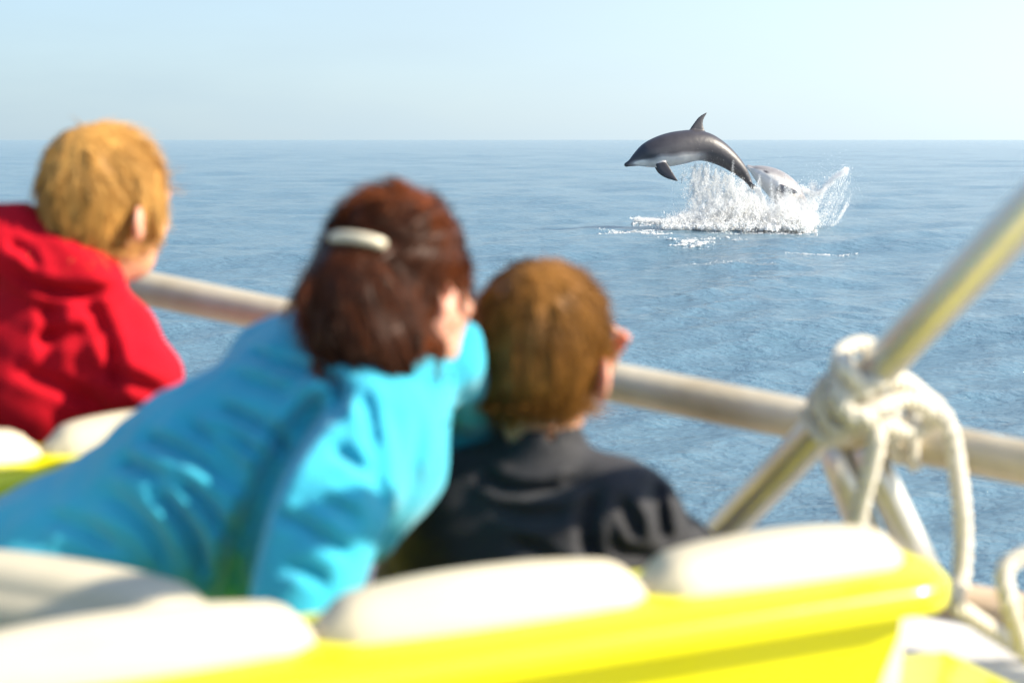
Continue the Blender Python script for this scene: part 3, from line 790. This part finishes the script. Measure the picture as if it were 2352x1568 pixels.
s.cone(P(1050, 830, 1.53), P(1058, 780, 1.53), .028, .022, .01)
# collar
s.ell(P(860, 835, 1.52), (.082, .075, .045), rot_head(R(20), 0, R(22)), .025)
s.ell(P(895, 790, 1.53), (.050, .050, .060), None, .012, 's')
# deep creases on the waist and along the sleeve
s.disp(creases(1.6, [([(337, 1009), (394, 1026), (459, 1057), (516, 1092), (569, 1127)], .011, 17), ([(420, 1109), (464, 1153), (503, 1197), (538, 1232)], .010, 16),
    ([(507, 939), (569, 965), (634, 1000), (656, 1035)], .010, 16), ([(280, 1057), (332, 1079), (372, 1098)], .009, 15), ([(420, 969), (481, 1018), (538, 1066), (570, 1090)], .010, 16),
    ([(363, 1131), (394, 1162), (437, 1214), (464, 1276), (475, 1330)], .010, 17), ([(790, 890), (740, 930), (682, 991), (634, 1066), (595, 1153), (560, 1232), (534, 1319), (512, 1420)], .0115, 28),
    ([(240, 1130), (300, 1170), (350, 1220), (390, 1300)], .007, 18), ([(120, 1190), (200, 1215), (270, 1260)], .007, 18),
    ([(770, 1035), (805, 1050), (836, 1085)], .009, 15), ([(744, 1153), (780, 1165), (815, 1192)], .008, 14), ([(700, 1215), (750, 1240), (800, 1272)], .009, 15), ([(660, 1300), (700, 1310), (750, 1340)], .008, 15),
    ([(640, 1180), (680, 1200), (720, 1205)], .007, 14), ([(822, 892), (850, 960), (862, 1050), (872, 1179)], .0055, 18), ([(905, 940), (915, 1000), (895, 1070)], .004, 20), ([(955, 940), (955, 1010), (925, 1090)], .004, 20),
    ([(575, 812), (640, 836), (700, 852), (757, 858)], .009, 15), ([(757, 858), (785, 897), (772, 955)], .009, 15), ([(545, 868), (600, 884), (670, 905)], .007, 16), ([(480, 985), (540, 1005), (600, 1050)], .007, 14)]))
s.disp(folds(42, .0022, 85, unit(P(700, 1300, 1.5) - P(520, 920, 1.5)), 9, 4))
make_part('fleece', s, M['blue'], pb)
s = SDF((-1.45, 1.2, .5), (-.35, 2.2, 1.25), .012)
hip3 = P(-260, 1500, 1.66)
s.cone(hip3, hip3 + np.array([-.12, .0, -.12]), .15, .14, .04)
legs(s, hip3 + np.array([-.12, 0, -.1]), np.array([.75, .65, 0]), np.array([.65, -.75, 0]), sc=1.2, seat_z=.80, kneel=True)
make_part('trousers', s, M['denim'], pb)
# hair: swept back to a clip, gathered below it
c, Rm, sc = hc3, hR3, hs3
T = lambda x_, y_, z_: c + Rm @ (np.array([x_, y_, z_]) * sc)
s = SDF(c - np.array([.17, .17, .22]), c + .17, .006)
s.ell(T(0, -.014, .032), np.array([.081, .097, .097]) * sc, Rm, .01)
s.ell(T(0, -.030, -.030), np.array([.080, .075, .080]) * sc, Rm, .03)
for q in (-1, 1): s.ell(T(q * .062, .025, -.02), np.array([.024, .040, .070]) * sc, Rm, .02)
s.ell(P(812, 708, 1.465), (.055, .050, .070), rot_head(R(20), 0, R(-14)), .025)      # gathered mass
s.ell(P(848, 790, 1.47), (.056, .044, .040), None, .03)
s.cone(P(885, 805, 1.455), P(925, 868, 1.45), .026, .010, .02)
s.cone(P(985, 800, 1.50), P(1010, 960, 1.51), .020, .008, .02)                        # loose lock by the chest
s.ell(T(0, .098, -.040), np.array([.060, .060, .088]) * sc, Rm, .012, 's')
clip_c = P(822, 556, 1.45)
def flow3(p):
    d = clip_c + np.array([0, .05, -.02]) - p; l = np.linalg.norm(d, axis=1)[:, None]; d = d / np.maximum(l, 1e-6)
    gp = P(900, 855, 1.46); dn = gp - p; dn = dn / np.maximum(np.linalg.norm(dn, axis=1), .02)[:, None]; w = np.clip((clip_c[2] + .01 - p[:, 2:3]) / .05, 0, 1)
    return d * (1 - w) + dn * w
def gro(p):
    q = p - clip_c; th = np.arctan2(q[:, 0], q[:, 2]); r_ = np.linalg.norm(q, axis=1)
    return .0022 * np.sin(th * 15 + 9 * r_ + 2 * np.sin(th * 4)) + .0014 * np.sin(th * 37 + r_ * 50)
s.disp(gro)
V, F = s.mesh(); V = relax(V, F, 1)
hair3 = add_hair_part('hair', V, F, np.ones(len(V), bool), flow3, M['hair_auburn'], pb, 9000, .050, .0008, .03, 55, seg=7, droop=.0, cap_shade=.4)
# clip lying across the back of the head
pts = spline([P(757, 549, 1.460), P(785, 544, 1.446), P(825, 547, 1.438), P(862, 555, 1.440), P(885, 564, 1.450)], 40)
rad = .0060 * np.clip(np.minimum(np.linspace(0, 8, 40) + .35, np.linspace(8, 0, 40) + .35), 0, 1)
V, F = tube_mesh(pts, rad, 14)
mesh_obj('hair_clip', V, F, M['clip'], hair3)
rebase(pb, hip3 - np.array([.1, 0, .25]))

# ------------------------------------------------------------------ dolphins
def poly_sdf(q, poly):
    d = np.full(q.shape[:-1], 1e9); s_ = np.ones(q.shape[:-1]); n = len(poly)
    for i_ in range(n):
        a, b_ = poly[i_], poly[i_ - 1]; e = b_ - a; w = q - a
        t_ = np.clip((w @ e) / (e @ e), 0, 1); bb = w - t_[..., None] * e
        d = np.minimum(d, (bb ** 2).sum(-1))
        c1 = q[..., 1] >= a[1]; c2 = q[..., 1] < b_[1]; c3 = e[0] * w[..., 1] > e[1] * w[..., 0]
        s_ = np.where((c1 & c2 & c3) | (~c1 & ~c2 & ~c3), -s_, s_)
    return s_ * np.sqrt(d)
def add_fin(s, o_, ex, ey, outline, th0, th1, k=.02):
    """blade in the plane (ex, ey); thick at its root (ey=0), thin at the tip"""
    poly = np.asarray(spline(list(map(lambda q: (q[0], q[1], 0), outline)), 40))[:, :2]
    ex, ey = unit(ex), unit(ey); ez = unit(np.cross(ex, ey)); H = poly[:, 1].max()
    def fn(p):
        q = p - o_; q2 = np.stack([q @ ex, q @ ey], -1); t_ = np.clip(q2[..., 1] / H, 0, 1)
        pd = poly_sdf(q2, poly); th = (th0 + (th1 - th0) * t_)
        edge = np.clip(-pd / (.05), 0, 1) ** .5
        return np.maximum(np.abs(q @ ez) - th * (.35 + .65 * edge), pd) * .8
    c = [o_ + ex * a + ey * b_ for a, b_ in poly]
    s.op(fn, np.min(c, 0) - th0, np.max(c, 0) + th0, k)
def dolphin(name, spine, rads, label, fins, shade_fn, h=.011, pad=.45, pxr=1 / 402., lat=.95):
    root = empty(name, (0, 0, 0), label, 'dolphin')
    sp_ = spline(spine, 120); rd = spline([(r_, 0, 0) for r_ in rads], 120)[:, 0]
    s = SDF(sp_.min(0) - np.array([.2, .5, .5]), sp_.max(0) + np.array([.35, .5, .75]), h)
    for i_ in range(119): s.cone(sp_[i_], sp_[i_ + 1], rd[i_], rd[i_ + 1], .004)
    fins(s, sp_, rd)
    V, F = s.mesh(); V = relax(V, F, 3, .5)
    o = mesh_obj('body', V, F, M['dolphin'], root)
    tg_ = np.gradient(sp_, axis=0); tg_ /= np.linalg.norm(tg_, axis=1)[:, None]
    near = np.concatenate([np.argmin(((v_[:, None, :] - sp_[None]) ** 2).sum(-1), 1) for v_ in np.array_split(V, 12)])
    lat_ = unit(np.cross(tg_[52], [0, 0, 1])); upv = np.cross(lat_[None], tg_)
    hgt = ((V - sp_[near]) * upv[near]).sum(1) / rd[near]
    rdist = np.linalg.norm(V - sp_[near], axis=1) - rd[near]
    set_attr(o, shade_fn(V, near / 119., np.where(rdist > .035, 9, hgt)))
    rebase(root, sp_[58] - np.array([0, 0, rd[58]]))
    return root, sp_, rd
M['dolphin'] = mat_attr('dolphin_skin', [(0, (.030, .027, .032)), (.35, (.075, .068, .074)), (.7, (.26, .25, .26)), (1, (.74, .70, .66))], rough=.46, noise=.22, nscale=7)
M['dolphin'].node_tree.nodes['Principled BSDF'].inputs['Coat Weight'].default_value = .06
dn_ = M['dolphin'].node_tree; tc_ = dn_.nodes.new('ShaderNodeTexCoord'); nz_ = dn_.nodes.new('ShaderNodeTexNoise'); nz_.inputs['Scale'].default_value = 16; nz_.inputs['Detail'].default_value = 6
bp_ = dn_.nodes.new('ShaderNodeBump'); bp_.inputs['Strength'].default_value = .15; bp_.inputs['Distance'].default_value = .03
dn_.links.new(tc_.outputs['Object'], nz_.inputs['Vector']); dn_.links.new(nz_.outputs['Fac'], bp_.inputs['Height']); dn_.links.new(bp_.outputs[0], dn_.nodes['Principled BSDF'].inputs['Normal'])
DD = 25.4
def dz(zx): return DD + (zx - 850) / 10453 * DD * .18
key = [(372, 519, 12), (402, 506, 22), (450, 482, 46), (500, 461, 72), (550, 444, 95), (620, 426, 113), (700, 408, 122), (780, 393, 121), (860, 381, 114), (945, 388, 104), (1025, 421, 91), (1097, 465, 76), (1160, 515, 61), (1212, 565, 46), (1250, 614, 31), (1278, 655, 19), (1298, 690, 12)]
sp1 = [Q(a, b_, dz(a)) for a, b_, _ in key]; rd1 = [r_ / 10453 * DD for _, _, r_ in key]
def fins1(s, sp_, rd):
    k1 = DD / 10453
    s.cone(Q(366, 523, dz(366)), Q(430, 505, dz(430)), .024, .05, .05)          # beak
    o_ = Q(835, 275, dz(835)); ex = Q(945, 280, dz(945)) - o_; ey = np.array([0, 0, 1.])
    ex = unit(ex); ey = unit(Uw - (Uw @ ex) * ex)
    add_fin(s, o_, ex, ey, [(a * k1, b_ * k1) for a, b_ in ((-14, -25), (4, 18), (36, 66), (74, 112), (132, 146), (108, 100), (100, 58), (114, 10), (132, -30), (60, -40), (-14, -25))], .030, .012)
    # flippers
    for q in (-1, 1):
        o_ = Q(600, 505, dz(600)) + np.array([0, q * .17, 0]); ey = unit((Q(712, 640, dz(712)) - Q(618, 520, dz(618))) + np.array([0, q * .12, 0])); ex = unit(np.array([1, 0, .45])); ex = unit(ex - (ex @ ey) * ey)
        add_fin(s, o_, ex, ey, [(a * k1, b_ * k1) for a, b_ in ((-28, 0), (-38, 60), (-26, 120), (5, 178), (26, 196), (30, 160), (38, 100), (44, 40), (40, -5), (5, -20), (-28, 0))], .030, .012)
    # flukes: spread sideways from the tail stock
    td = unit(Q(1318, 712, dz(1318)) - Q(1270, 640, dz(1270)))
    for q in (-1, 1):
        o_ = Q(1276, 655, dz(1276)); ey = unit(np.array([.12, q, .05])); ey = unit(ey - (ey @ td) * td)
        add_fin(s, o_, td, ey, [(-.10, -.02), (.0, .10), (.07, .22), (.19, .33), (.17, .20), (.13, .08), (.11, -.02), (0, -.03), (-.10, -.02)], .022, .012)
def shade1(V, u, hgt):
    w = .12 * np.sin(V[:, 0] * 3.1 + .6) + .03 * np.sin(V[:, 0] * 13 + V[:, 2] * 9)
    x_ = (V[:, 0] - sp1[0][0]) / (sp1[-1][0] - sp1[0][0])          # 0 at the beak, 1 at the flukes
    bel = np.clip((-.12 - hgt + w) / .30, 0, 1)
    mid = np.clip((.40 - hgt + w) / .45, 0, 1)
    along = np.clip((x_ - .02) / .10, 0, 1) * np.clip((.66 - x_) / .10, 0, 1)
    v = .10 + .24 * mid * np.clip((.75 - x_) / .3, 0, 1) + .55 * bel * along
    ex_, ez_ = Q(535, 462, DD)[0], Q(535, 462, DD)[2]
    eye = np.exp(-(((V[:, 0] - ex_) / .13) ** 2 + ((V[:, 2] - ez_) / .06) ** 2))
    cheek = np.exp(-(((V[:, 0] - Q(440, 500, DD)[0]) / .12) ** 2 + ((V[:, 2] - Q(440, 503, DD)[2]) / .05) ** 2))
    v = v + .45 * cheek - .35 * eye
    v = np.where(x_ < .012, .08, v)
    return np.clip(np.where(hgt > 5, .06, v), 0, 1)
dolphin('dolphin', sp1, rd1, 'dark grey dolphin arched in mid leap above the splash', fins1, shade1)
key2 = [(1262, 535, 14), (1300, 556, 26), (1345, 580, 52), (1400, 612, 78), (1465, 655, 98), (1530, 715, 108), (1585, 790, 104), (1630, 880, 92), (1660, 980, 74), (1680, 1080, 50), (1690, 1170, 26)]
D2 = DD + 1.0
k2 = D2 / 10453
sp2 = [Q(a, b_, D2 + (a - 1400) / 10453 * D2 * .1) for a, b_, _ in key2]; rd2 = [r_ * k2 for _, _, r_ in key2]
def fins2(s, sp_, rd):
    o_ = Q(1495, 688, D2 - .25); ey = unit(np.array([.9, -.50, -.30])); ex = np.array([.25, .1, .95]); ex = unit(ex - (ex @ ey) * ey)
    add_fin(s, o_, ex, ey, [(a * k2, b_ * k2) for a, b_ in ((-26, -10), (-32, 50), (-16, 110), (6, 150), (18, 120), (26, 60), (28, -5), (0, -20), (-26, -10))], .030, .016)
def shade2(V, u, hgt):
    w = .1 * np.sin(V[:, 2] * 7 + V[:, 0] * 4)
    v = .62 + .38 * np.clip((.62 - hgt + w) / .4, 0, 1)
    eye = np.exp(-(((u - .25) / .025) ** 2 + ((hgt - .42) / .12) ** 2))
    v = v - .6 * eye
    return np.clip(np.where(hgt > 5, .55, v), 0, 1)
dolphin('dolphin', sp2, rd2, 'pale dolphin rising from the splash behind the leaping one', fins2, shade2)

# ------------------------------------------------------------------ splash and foam
OCT = np.array([(1, 0, 0), (-1, 0, 0), (0, 1, 0), (0, -1, 0), (0, 0, 1), (0, 0, -1)], float)
OF = np.array([(0, 2, 4), (2, 1, 4), (1, 3, 4), (3, 0, 4), (2, 0, 5), (1, 2, 5), (3, 1, 5), (0, 3, 5)])
def blobs(P_, r, stretch=None):
    n = len(P_); g_ = np.random.default_rng(n)
    A = g_.normal(size=(n, 3, 3)); A, _ = np.linalg.qr(A)
    sc_ = r[:, None] * g_.uniform(.7, 1.3, (n, 3))
    V = np.einsum('ij,nkj->nik', OCT, A) * sc_[:, None]
    if stretch is not None: V = V * stretch[None, None]
    V = V + P_[:, None]
    return V.reshape(-1, 3), (OF[None] + (np.arange(n) * 6)[:, None, None]).reshape(-1, 3)
mw, tw, bw = new_mat('white_water')
bw.inputs['Base Color'].default_value = (.97, .975, .975, 1); bw.inputs['Roughness'].default_value = .5
trn = tw.nodes.new('ShaderNodeBsdfTranslucent'); trn.inputs[0].default_value = (.97, .975, .975, 1)
mxs = tw.nodes.new('ShaderNodeMixShader'); mxs.inputs[0].default_value = .5
tw.links.new(bw.outputs[0], mxs.inputs[1]); tw.links.new(trn.outputs[0], mxs.inputs[2]); tw.links.new(mxs.outputs[0], tw.nodes['Material Output'].inputs[0])
M['foam'] = mw
g = np.random.default_rng(91)
PX = 1 / 411.5                                   # metres per photo step at the dolphins' distance
pts, rad = [], []
def fbm(x_, seed, f0=.012, oct_=5):
    gg = np.random.default_rng(seed); o_ = np.zeros_like(x_); a = 1.0
    for k_ in range(oct_):
        o_ += a * np.sin(x_ * f0 * gg.uniform(.8, 1.2) + gg.uniform(0, 6.28)) * np.cos(x_ * f0 * .37 * gg.uniform(.8, 1.2) + gg.uniform(0, 6.28)); f0 *= 2.1; a *= .68
    return o_
def put(zx, zy, d, r):
    zx, zy, d = np.broadcast_arrays(zx, zy, d)
    px = (1350 + zx / 3.136) * .98; py = (220 + zy / 3.136) * .98
    w = C0 + Rw * ((px - 1176) / 3266.7 * d)[:, None] + Uw * ((784 - py) / 3266.7 * d)[:, None] + Fw * d[:, None]
    pts.append(w); rad.append(np.broadcast_to(r, zx.shape))
def cloud(nc, per, x0, x1, top, bot, dep, spread, r0, r1, power, sig, up=1.6, rough=.3, seed=1):
    """clustered drops between a ragged top line and a bottom line; clusters stretch along their flight"""
    x_ = g.uniform(x0, x1, nc); b_ = np.interp(x_, *bot); a = np.interp(x_, *top)
    a = b_ + (a - b_) * np.clip(1 + rough * fbm(x_, seed), .25, 1.8)
    f = g.uniform(0, 1, nc) ** power; cy = b_ + (a - b_) * f; cd = dep + g.normal(size=nc) * spread
    k_ = np.repeat(np.arange(nc), per); n = len(k_); sg = sig * g.lognormal(0, .45, nc)
    lean = (g.normal(size=nc) * .5)[k_]; e = g.normal(size=(n, 3)) * sg[k_][:, None]
    put(x_[k_] + e[:, 0] + lean * e[:, 1], cy[k_] + e[:, 1] * up, cd[k_] + e[:, 2] * PX, np.clip(r0 * g.lognormal(0, .55, n), .0015, r1) * (1.2 - .6 * f[k_]))
BOT = ([440, 700, 1300, 1700, 1760], [930, 982, 992, 985, 955])
TOP1 = ([640, 700, 760, 860, 960, 1080, 1180, 1300, 1420, 1540, 1640, 1720], [940, 925, 900, 865, 850, 790, 745, 700, 830, 790, 770, 850])
cloud(1700, 62, 650, 1720, TOP1, BOT, DD, .30, .0044, .016, 1.7, 10, seed=2)
cloud(1000, 56, 680, 1715, TOP1, BOT, DD - .3, .18, .0036, .012, 1.9, 10, seed=3)
cloud(600, 45, 640, 1720, ([640, 900, 1300, 1720], [975, 955, 945, 950]), BOT, DD - .35, .25, .0060, .016, 1.0, 9, 1.0, seed=4)
cloud(240, 36, 430, 780, ([430, 520, 680, 780], [912, 914, 915, 895]), ([430, 600, 780], [930, 948, 980]), DD + .1, .25, .0045, .012, 1.2, 8, .6, seed=5)
# tall ragged jets standing out of the white water
for k_ in range(46):
    x0 = g.choice([g.uniform(860, 1330), g.uniform(1340, 1720)]); y0 = 930; hgt_ = abs(g.normal()) * 110 + 40
    n = int(90 + hgt_ * 2.2); t_ = g.uniform(0, 1, n) ** 1.3; ln = g.normal() * 45
    put(x0 + ln * t_ + g.normal(size=n) * (5 + 7 * (1 - t_)), y0 - 120 * g.uniform(.3, 1) - hgt_ * t_ + g.normal(size=n) * 5, DD + g.normal() * .25 + np.zeros(n), g.uniform(.0015, .007, n) * (1.2 - .6 * t_))
# curtains falling off the leaping body
for k_ in range(170):
    x0 = g.choice([g.normal(905, 30), g.normal(1000, 50), g.normal(1130, 40), g.uniform(840, 1280), g.normal(1240, 30)])
    top = np.interp(x0, [780, 880, 960, 1040, 1110, 1180, 1260], [520, 505, 500, 520, 560, 600, 650]) + abs(g.normal()) * 90
    L = g.uniform(40, 330); n = int(L * g.uniform(.5, 1.5)); f = np.sort(g.uniform(0, 1, n))
    dx_ = g.normal() * 30; wob = 10 * np.sin(f * g.uniform(3, 9) + g.uniform(0, 6))
    put(x0 + dx_ * f + wob + g.normal(size=n) * (3 + 10 * f), top + L * f + g.normal(size=n) * 6, DD + .05 + g.normal() * .14 + np.zeros(n), np.clip(.0036 * g.lognormal(0, .45, n), .0012, .010))
cloud(260, 14, 770, 1330, ([770, 880, 1000, 1120, 1330], [540, 520, 530, 580, 700]), ([770, 900, 1330], [600, 880, 900]), DD + .1, .2, .0035, .010, .9, 11, 2.2, .15, 6)
# arc of water thrown off the first dolphin's tail
for k_ in range(12):
    t_ = g.uniform(0, 1, 110); x_ = 1322 + 90 * t_ - 20 * t_ ** 2 + g.normal() * 9; y_ = 700 + 20 * t_ + 170 * t_ ** 2 + g.normal() * 9
    put(x_ + g.normal(size=110) * 4, y_ + g.normal(size=110) * 5, DD - .15 + np.zeros(110), g.uniform(.002, .008, 110))
# spray round the second dolphin
cloud(600, 46, 1350, 1770, ([1350, 1450, 1540, 1640, 1700, 1770], [840, 830, 800, 760, 690, 720]), BOT, D2 - .5, .25, .0040, .012, 1.6, 11, seed=7)
# fan thrown up on the right
arcx, arcy = [1660, 1730, 1800, 1840, 1880, 1930, 1990], [690, 722, 712, 668, 622, 592, 565]
x_ = g.uniform(1655, 1995, 170); y_ = np.interp(x_, arcx, arcy) + 8 * fbm(x_, 8, .03)
k_ = np.repeat(np.arange(170), 44); n = len(k_); sg = 9 * g.lognormal(0, .5, 170)[k_]
put(x_[k_] + g.normal(size=n) * sg, y_[k_] + g.normal(size=n) * sg * 1.2 + np.abs(g.normal(size=n)) * 10, DD + .5 + g.normal(size=n) * .1, np.clip(.0036 * g.lognormal(0, .5, n), .0012, .011))
n = 5600; x_ = g.beta(1.2, 1.6, n) * 350 + 1675; f = g.uniform(0, 1, n) ** .8
lo_ = np.interp(x_, [1680, 1880, 1960, 2040], [965, 970, 890, 790]); den = fbm(x_ * .8 + f * 160, 9, .05) + .4 * g.normal(size=n) > -.35
put(x_[den], (np.interp(x_, arcx, arcy) * (1 - f) + lo_ * f)[den], DD + .55 + g.normal(size=den.sum()) * .15, np.clip(.0036 * g.lognormal(0, .5, den.sum()), .0012, .010))
n = 700; t_ = g.uniform(0, 1, n); put(1880 + 125 * t_ + g.normal(size=n) * 8 + 8 * np.sin(t_ * 5), 970 - 165 * t_ ** 1.1 + g.normal(size=n) * 6, DD + .45 + g.normal(size=n) * .05, g.uniform(.0015, .006, n))
n = 420; put(1745 + g.normal(size=n) * 18, 680 + g.normal(size=n) * 22, np.full(n, DD + .6), g.uniform(.002, .007, n))
n = 900; put(g.normal(1940, 75, n), g.normal(660, 85, n), np.full(n, DD + .5), g.uniform(.0015, .0045, n))
n = 1500; put(g.uniform(700, 1900, n), g.normal(780, 120, n), DD + g.normal(size=n) * .4, g.uniform(.0015, .005, n))
for (xc, yc, sx_, sy_, n) in ((1180, 830, 200, 75, 16000), (960, 720, 70, 110, 7000), (1560, 850, 120, 70, 8000), (1850, 790, 95, 85, 7000)):
    put(g.normal(xc, sx_, n), g.normal(yc, sy_, n), DD + .1 + g.normal(size=n) * .35, g.uniform(.0008, .0026, n))
pts = np.concatenate(pts); rad = np.concatenate(rad)
zs = zsea(pts[:, 0], pts[:, 1]); low = pts[:, 2] < zs
pts[low, 2] = zs[low] + np.abs(g.normal(size=low.sum())) * .03
V, F = blobs(pts, rad, np.array([1, 1, 1.25]))
o = mesh_obj('splash', V, F, M['foam'], smooth=True); tag(o, 'white splash of water thrown up under the two dolphins', 'splash', kind='stuff')
# foam lying on the swell
fp, fr = [], []
for (xc, yc, wx, wy, n, r0) in ((400, 1018, 230, 13, 2600, .007), (590, 1048, 110, 10, 800, .007), (850, 1120, 160, 14, 1500, .007), (1180, 1000, 520, 9, 9000, .013), (1500, 1003, 260, 8, 3000, .012), (620, 960, 200, 12, 2600, .010), (1800, 1155, 260, 9, 700, .006), (1200, 1102, 60, 5, 200, .006), (1350, 1020, 420, 9, 1500, .007), (900, 1085, 300, 10, 500, .006), (1150, 1240, 400, 20, 300, .005)):
    x_ = xc + np.clip(g.normal(size=n), -2, 2) * wx * .5; y_ = yc + np.clip(g.normal(size=n), -2, 2) * wy * .55
    u_, v_ = x_ + 14 * np.sin(y_ * .35), y_ * 3.2
    nv = np.sin(u_ * .045 + v_ * .08) + .8 * np.sin(u_ * .11 - v_ * .13 + 1) + .6 * np.sin(u_ * .23 + v_ * .31 + 2) + .4 * g.normal(size=n)
    for a, b_ in zip(x_[nv > .25], y_[nv > .25]):
        q = Q(a, b_, 1.0); t_ = CAM_H / (CAM_H - q[2]); w = C0 + (q - C0) * t_; fp.append(w); fr.append(r0 * math.exp(g.normal() * .45))
fp = np.array(fp); fr = np.array(fr); fp[:, 2] = zsea(fp[:, 0], fp[:, 1]) + .004
V, F = blobs(fp, fr, np.array([1.8, 1.4, .45]))
o = mesh_obj('foam', V, F, M['foam']); tag(o, 'white foam streaks on the swell in front of the splash', 'foam', kind='stuff')
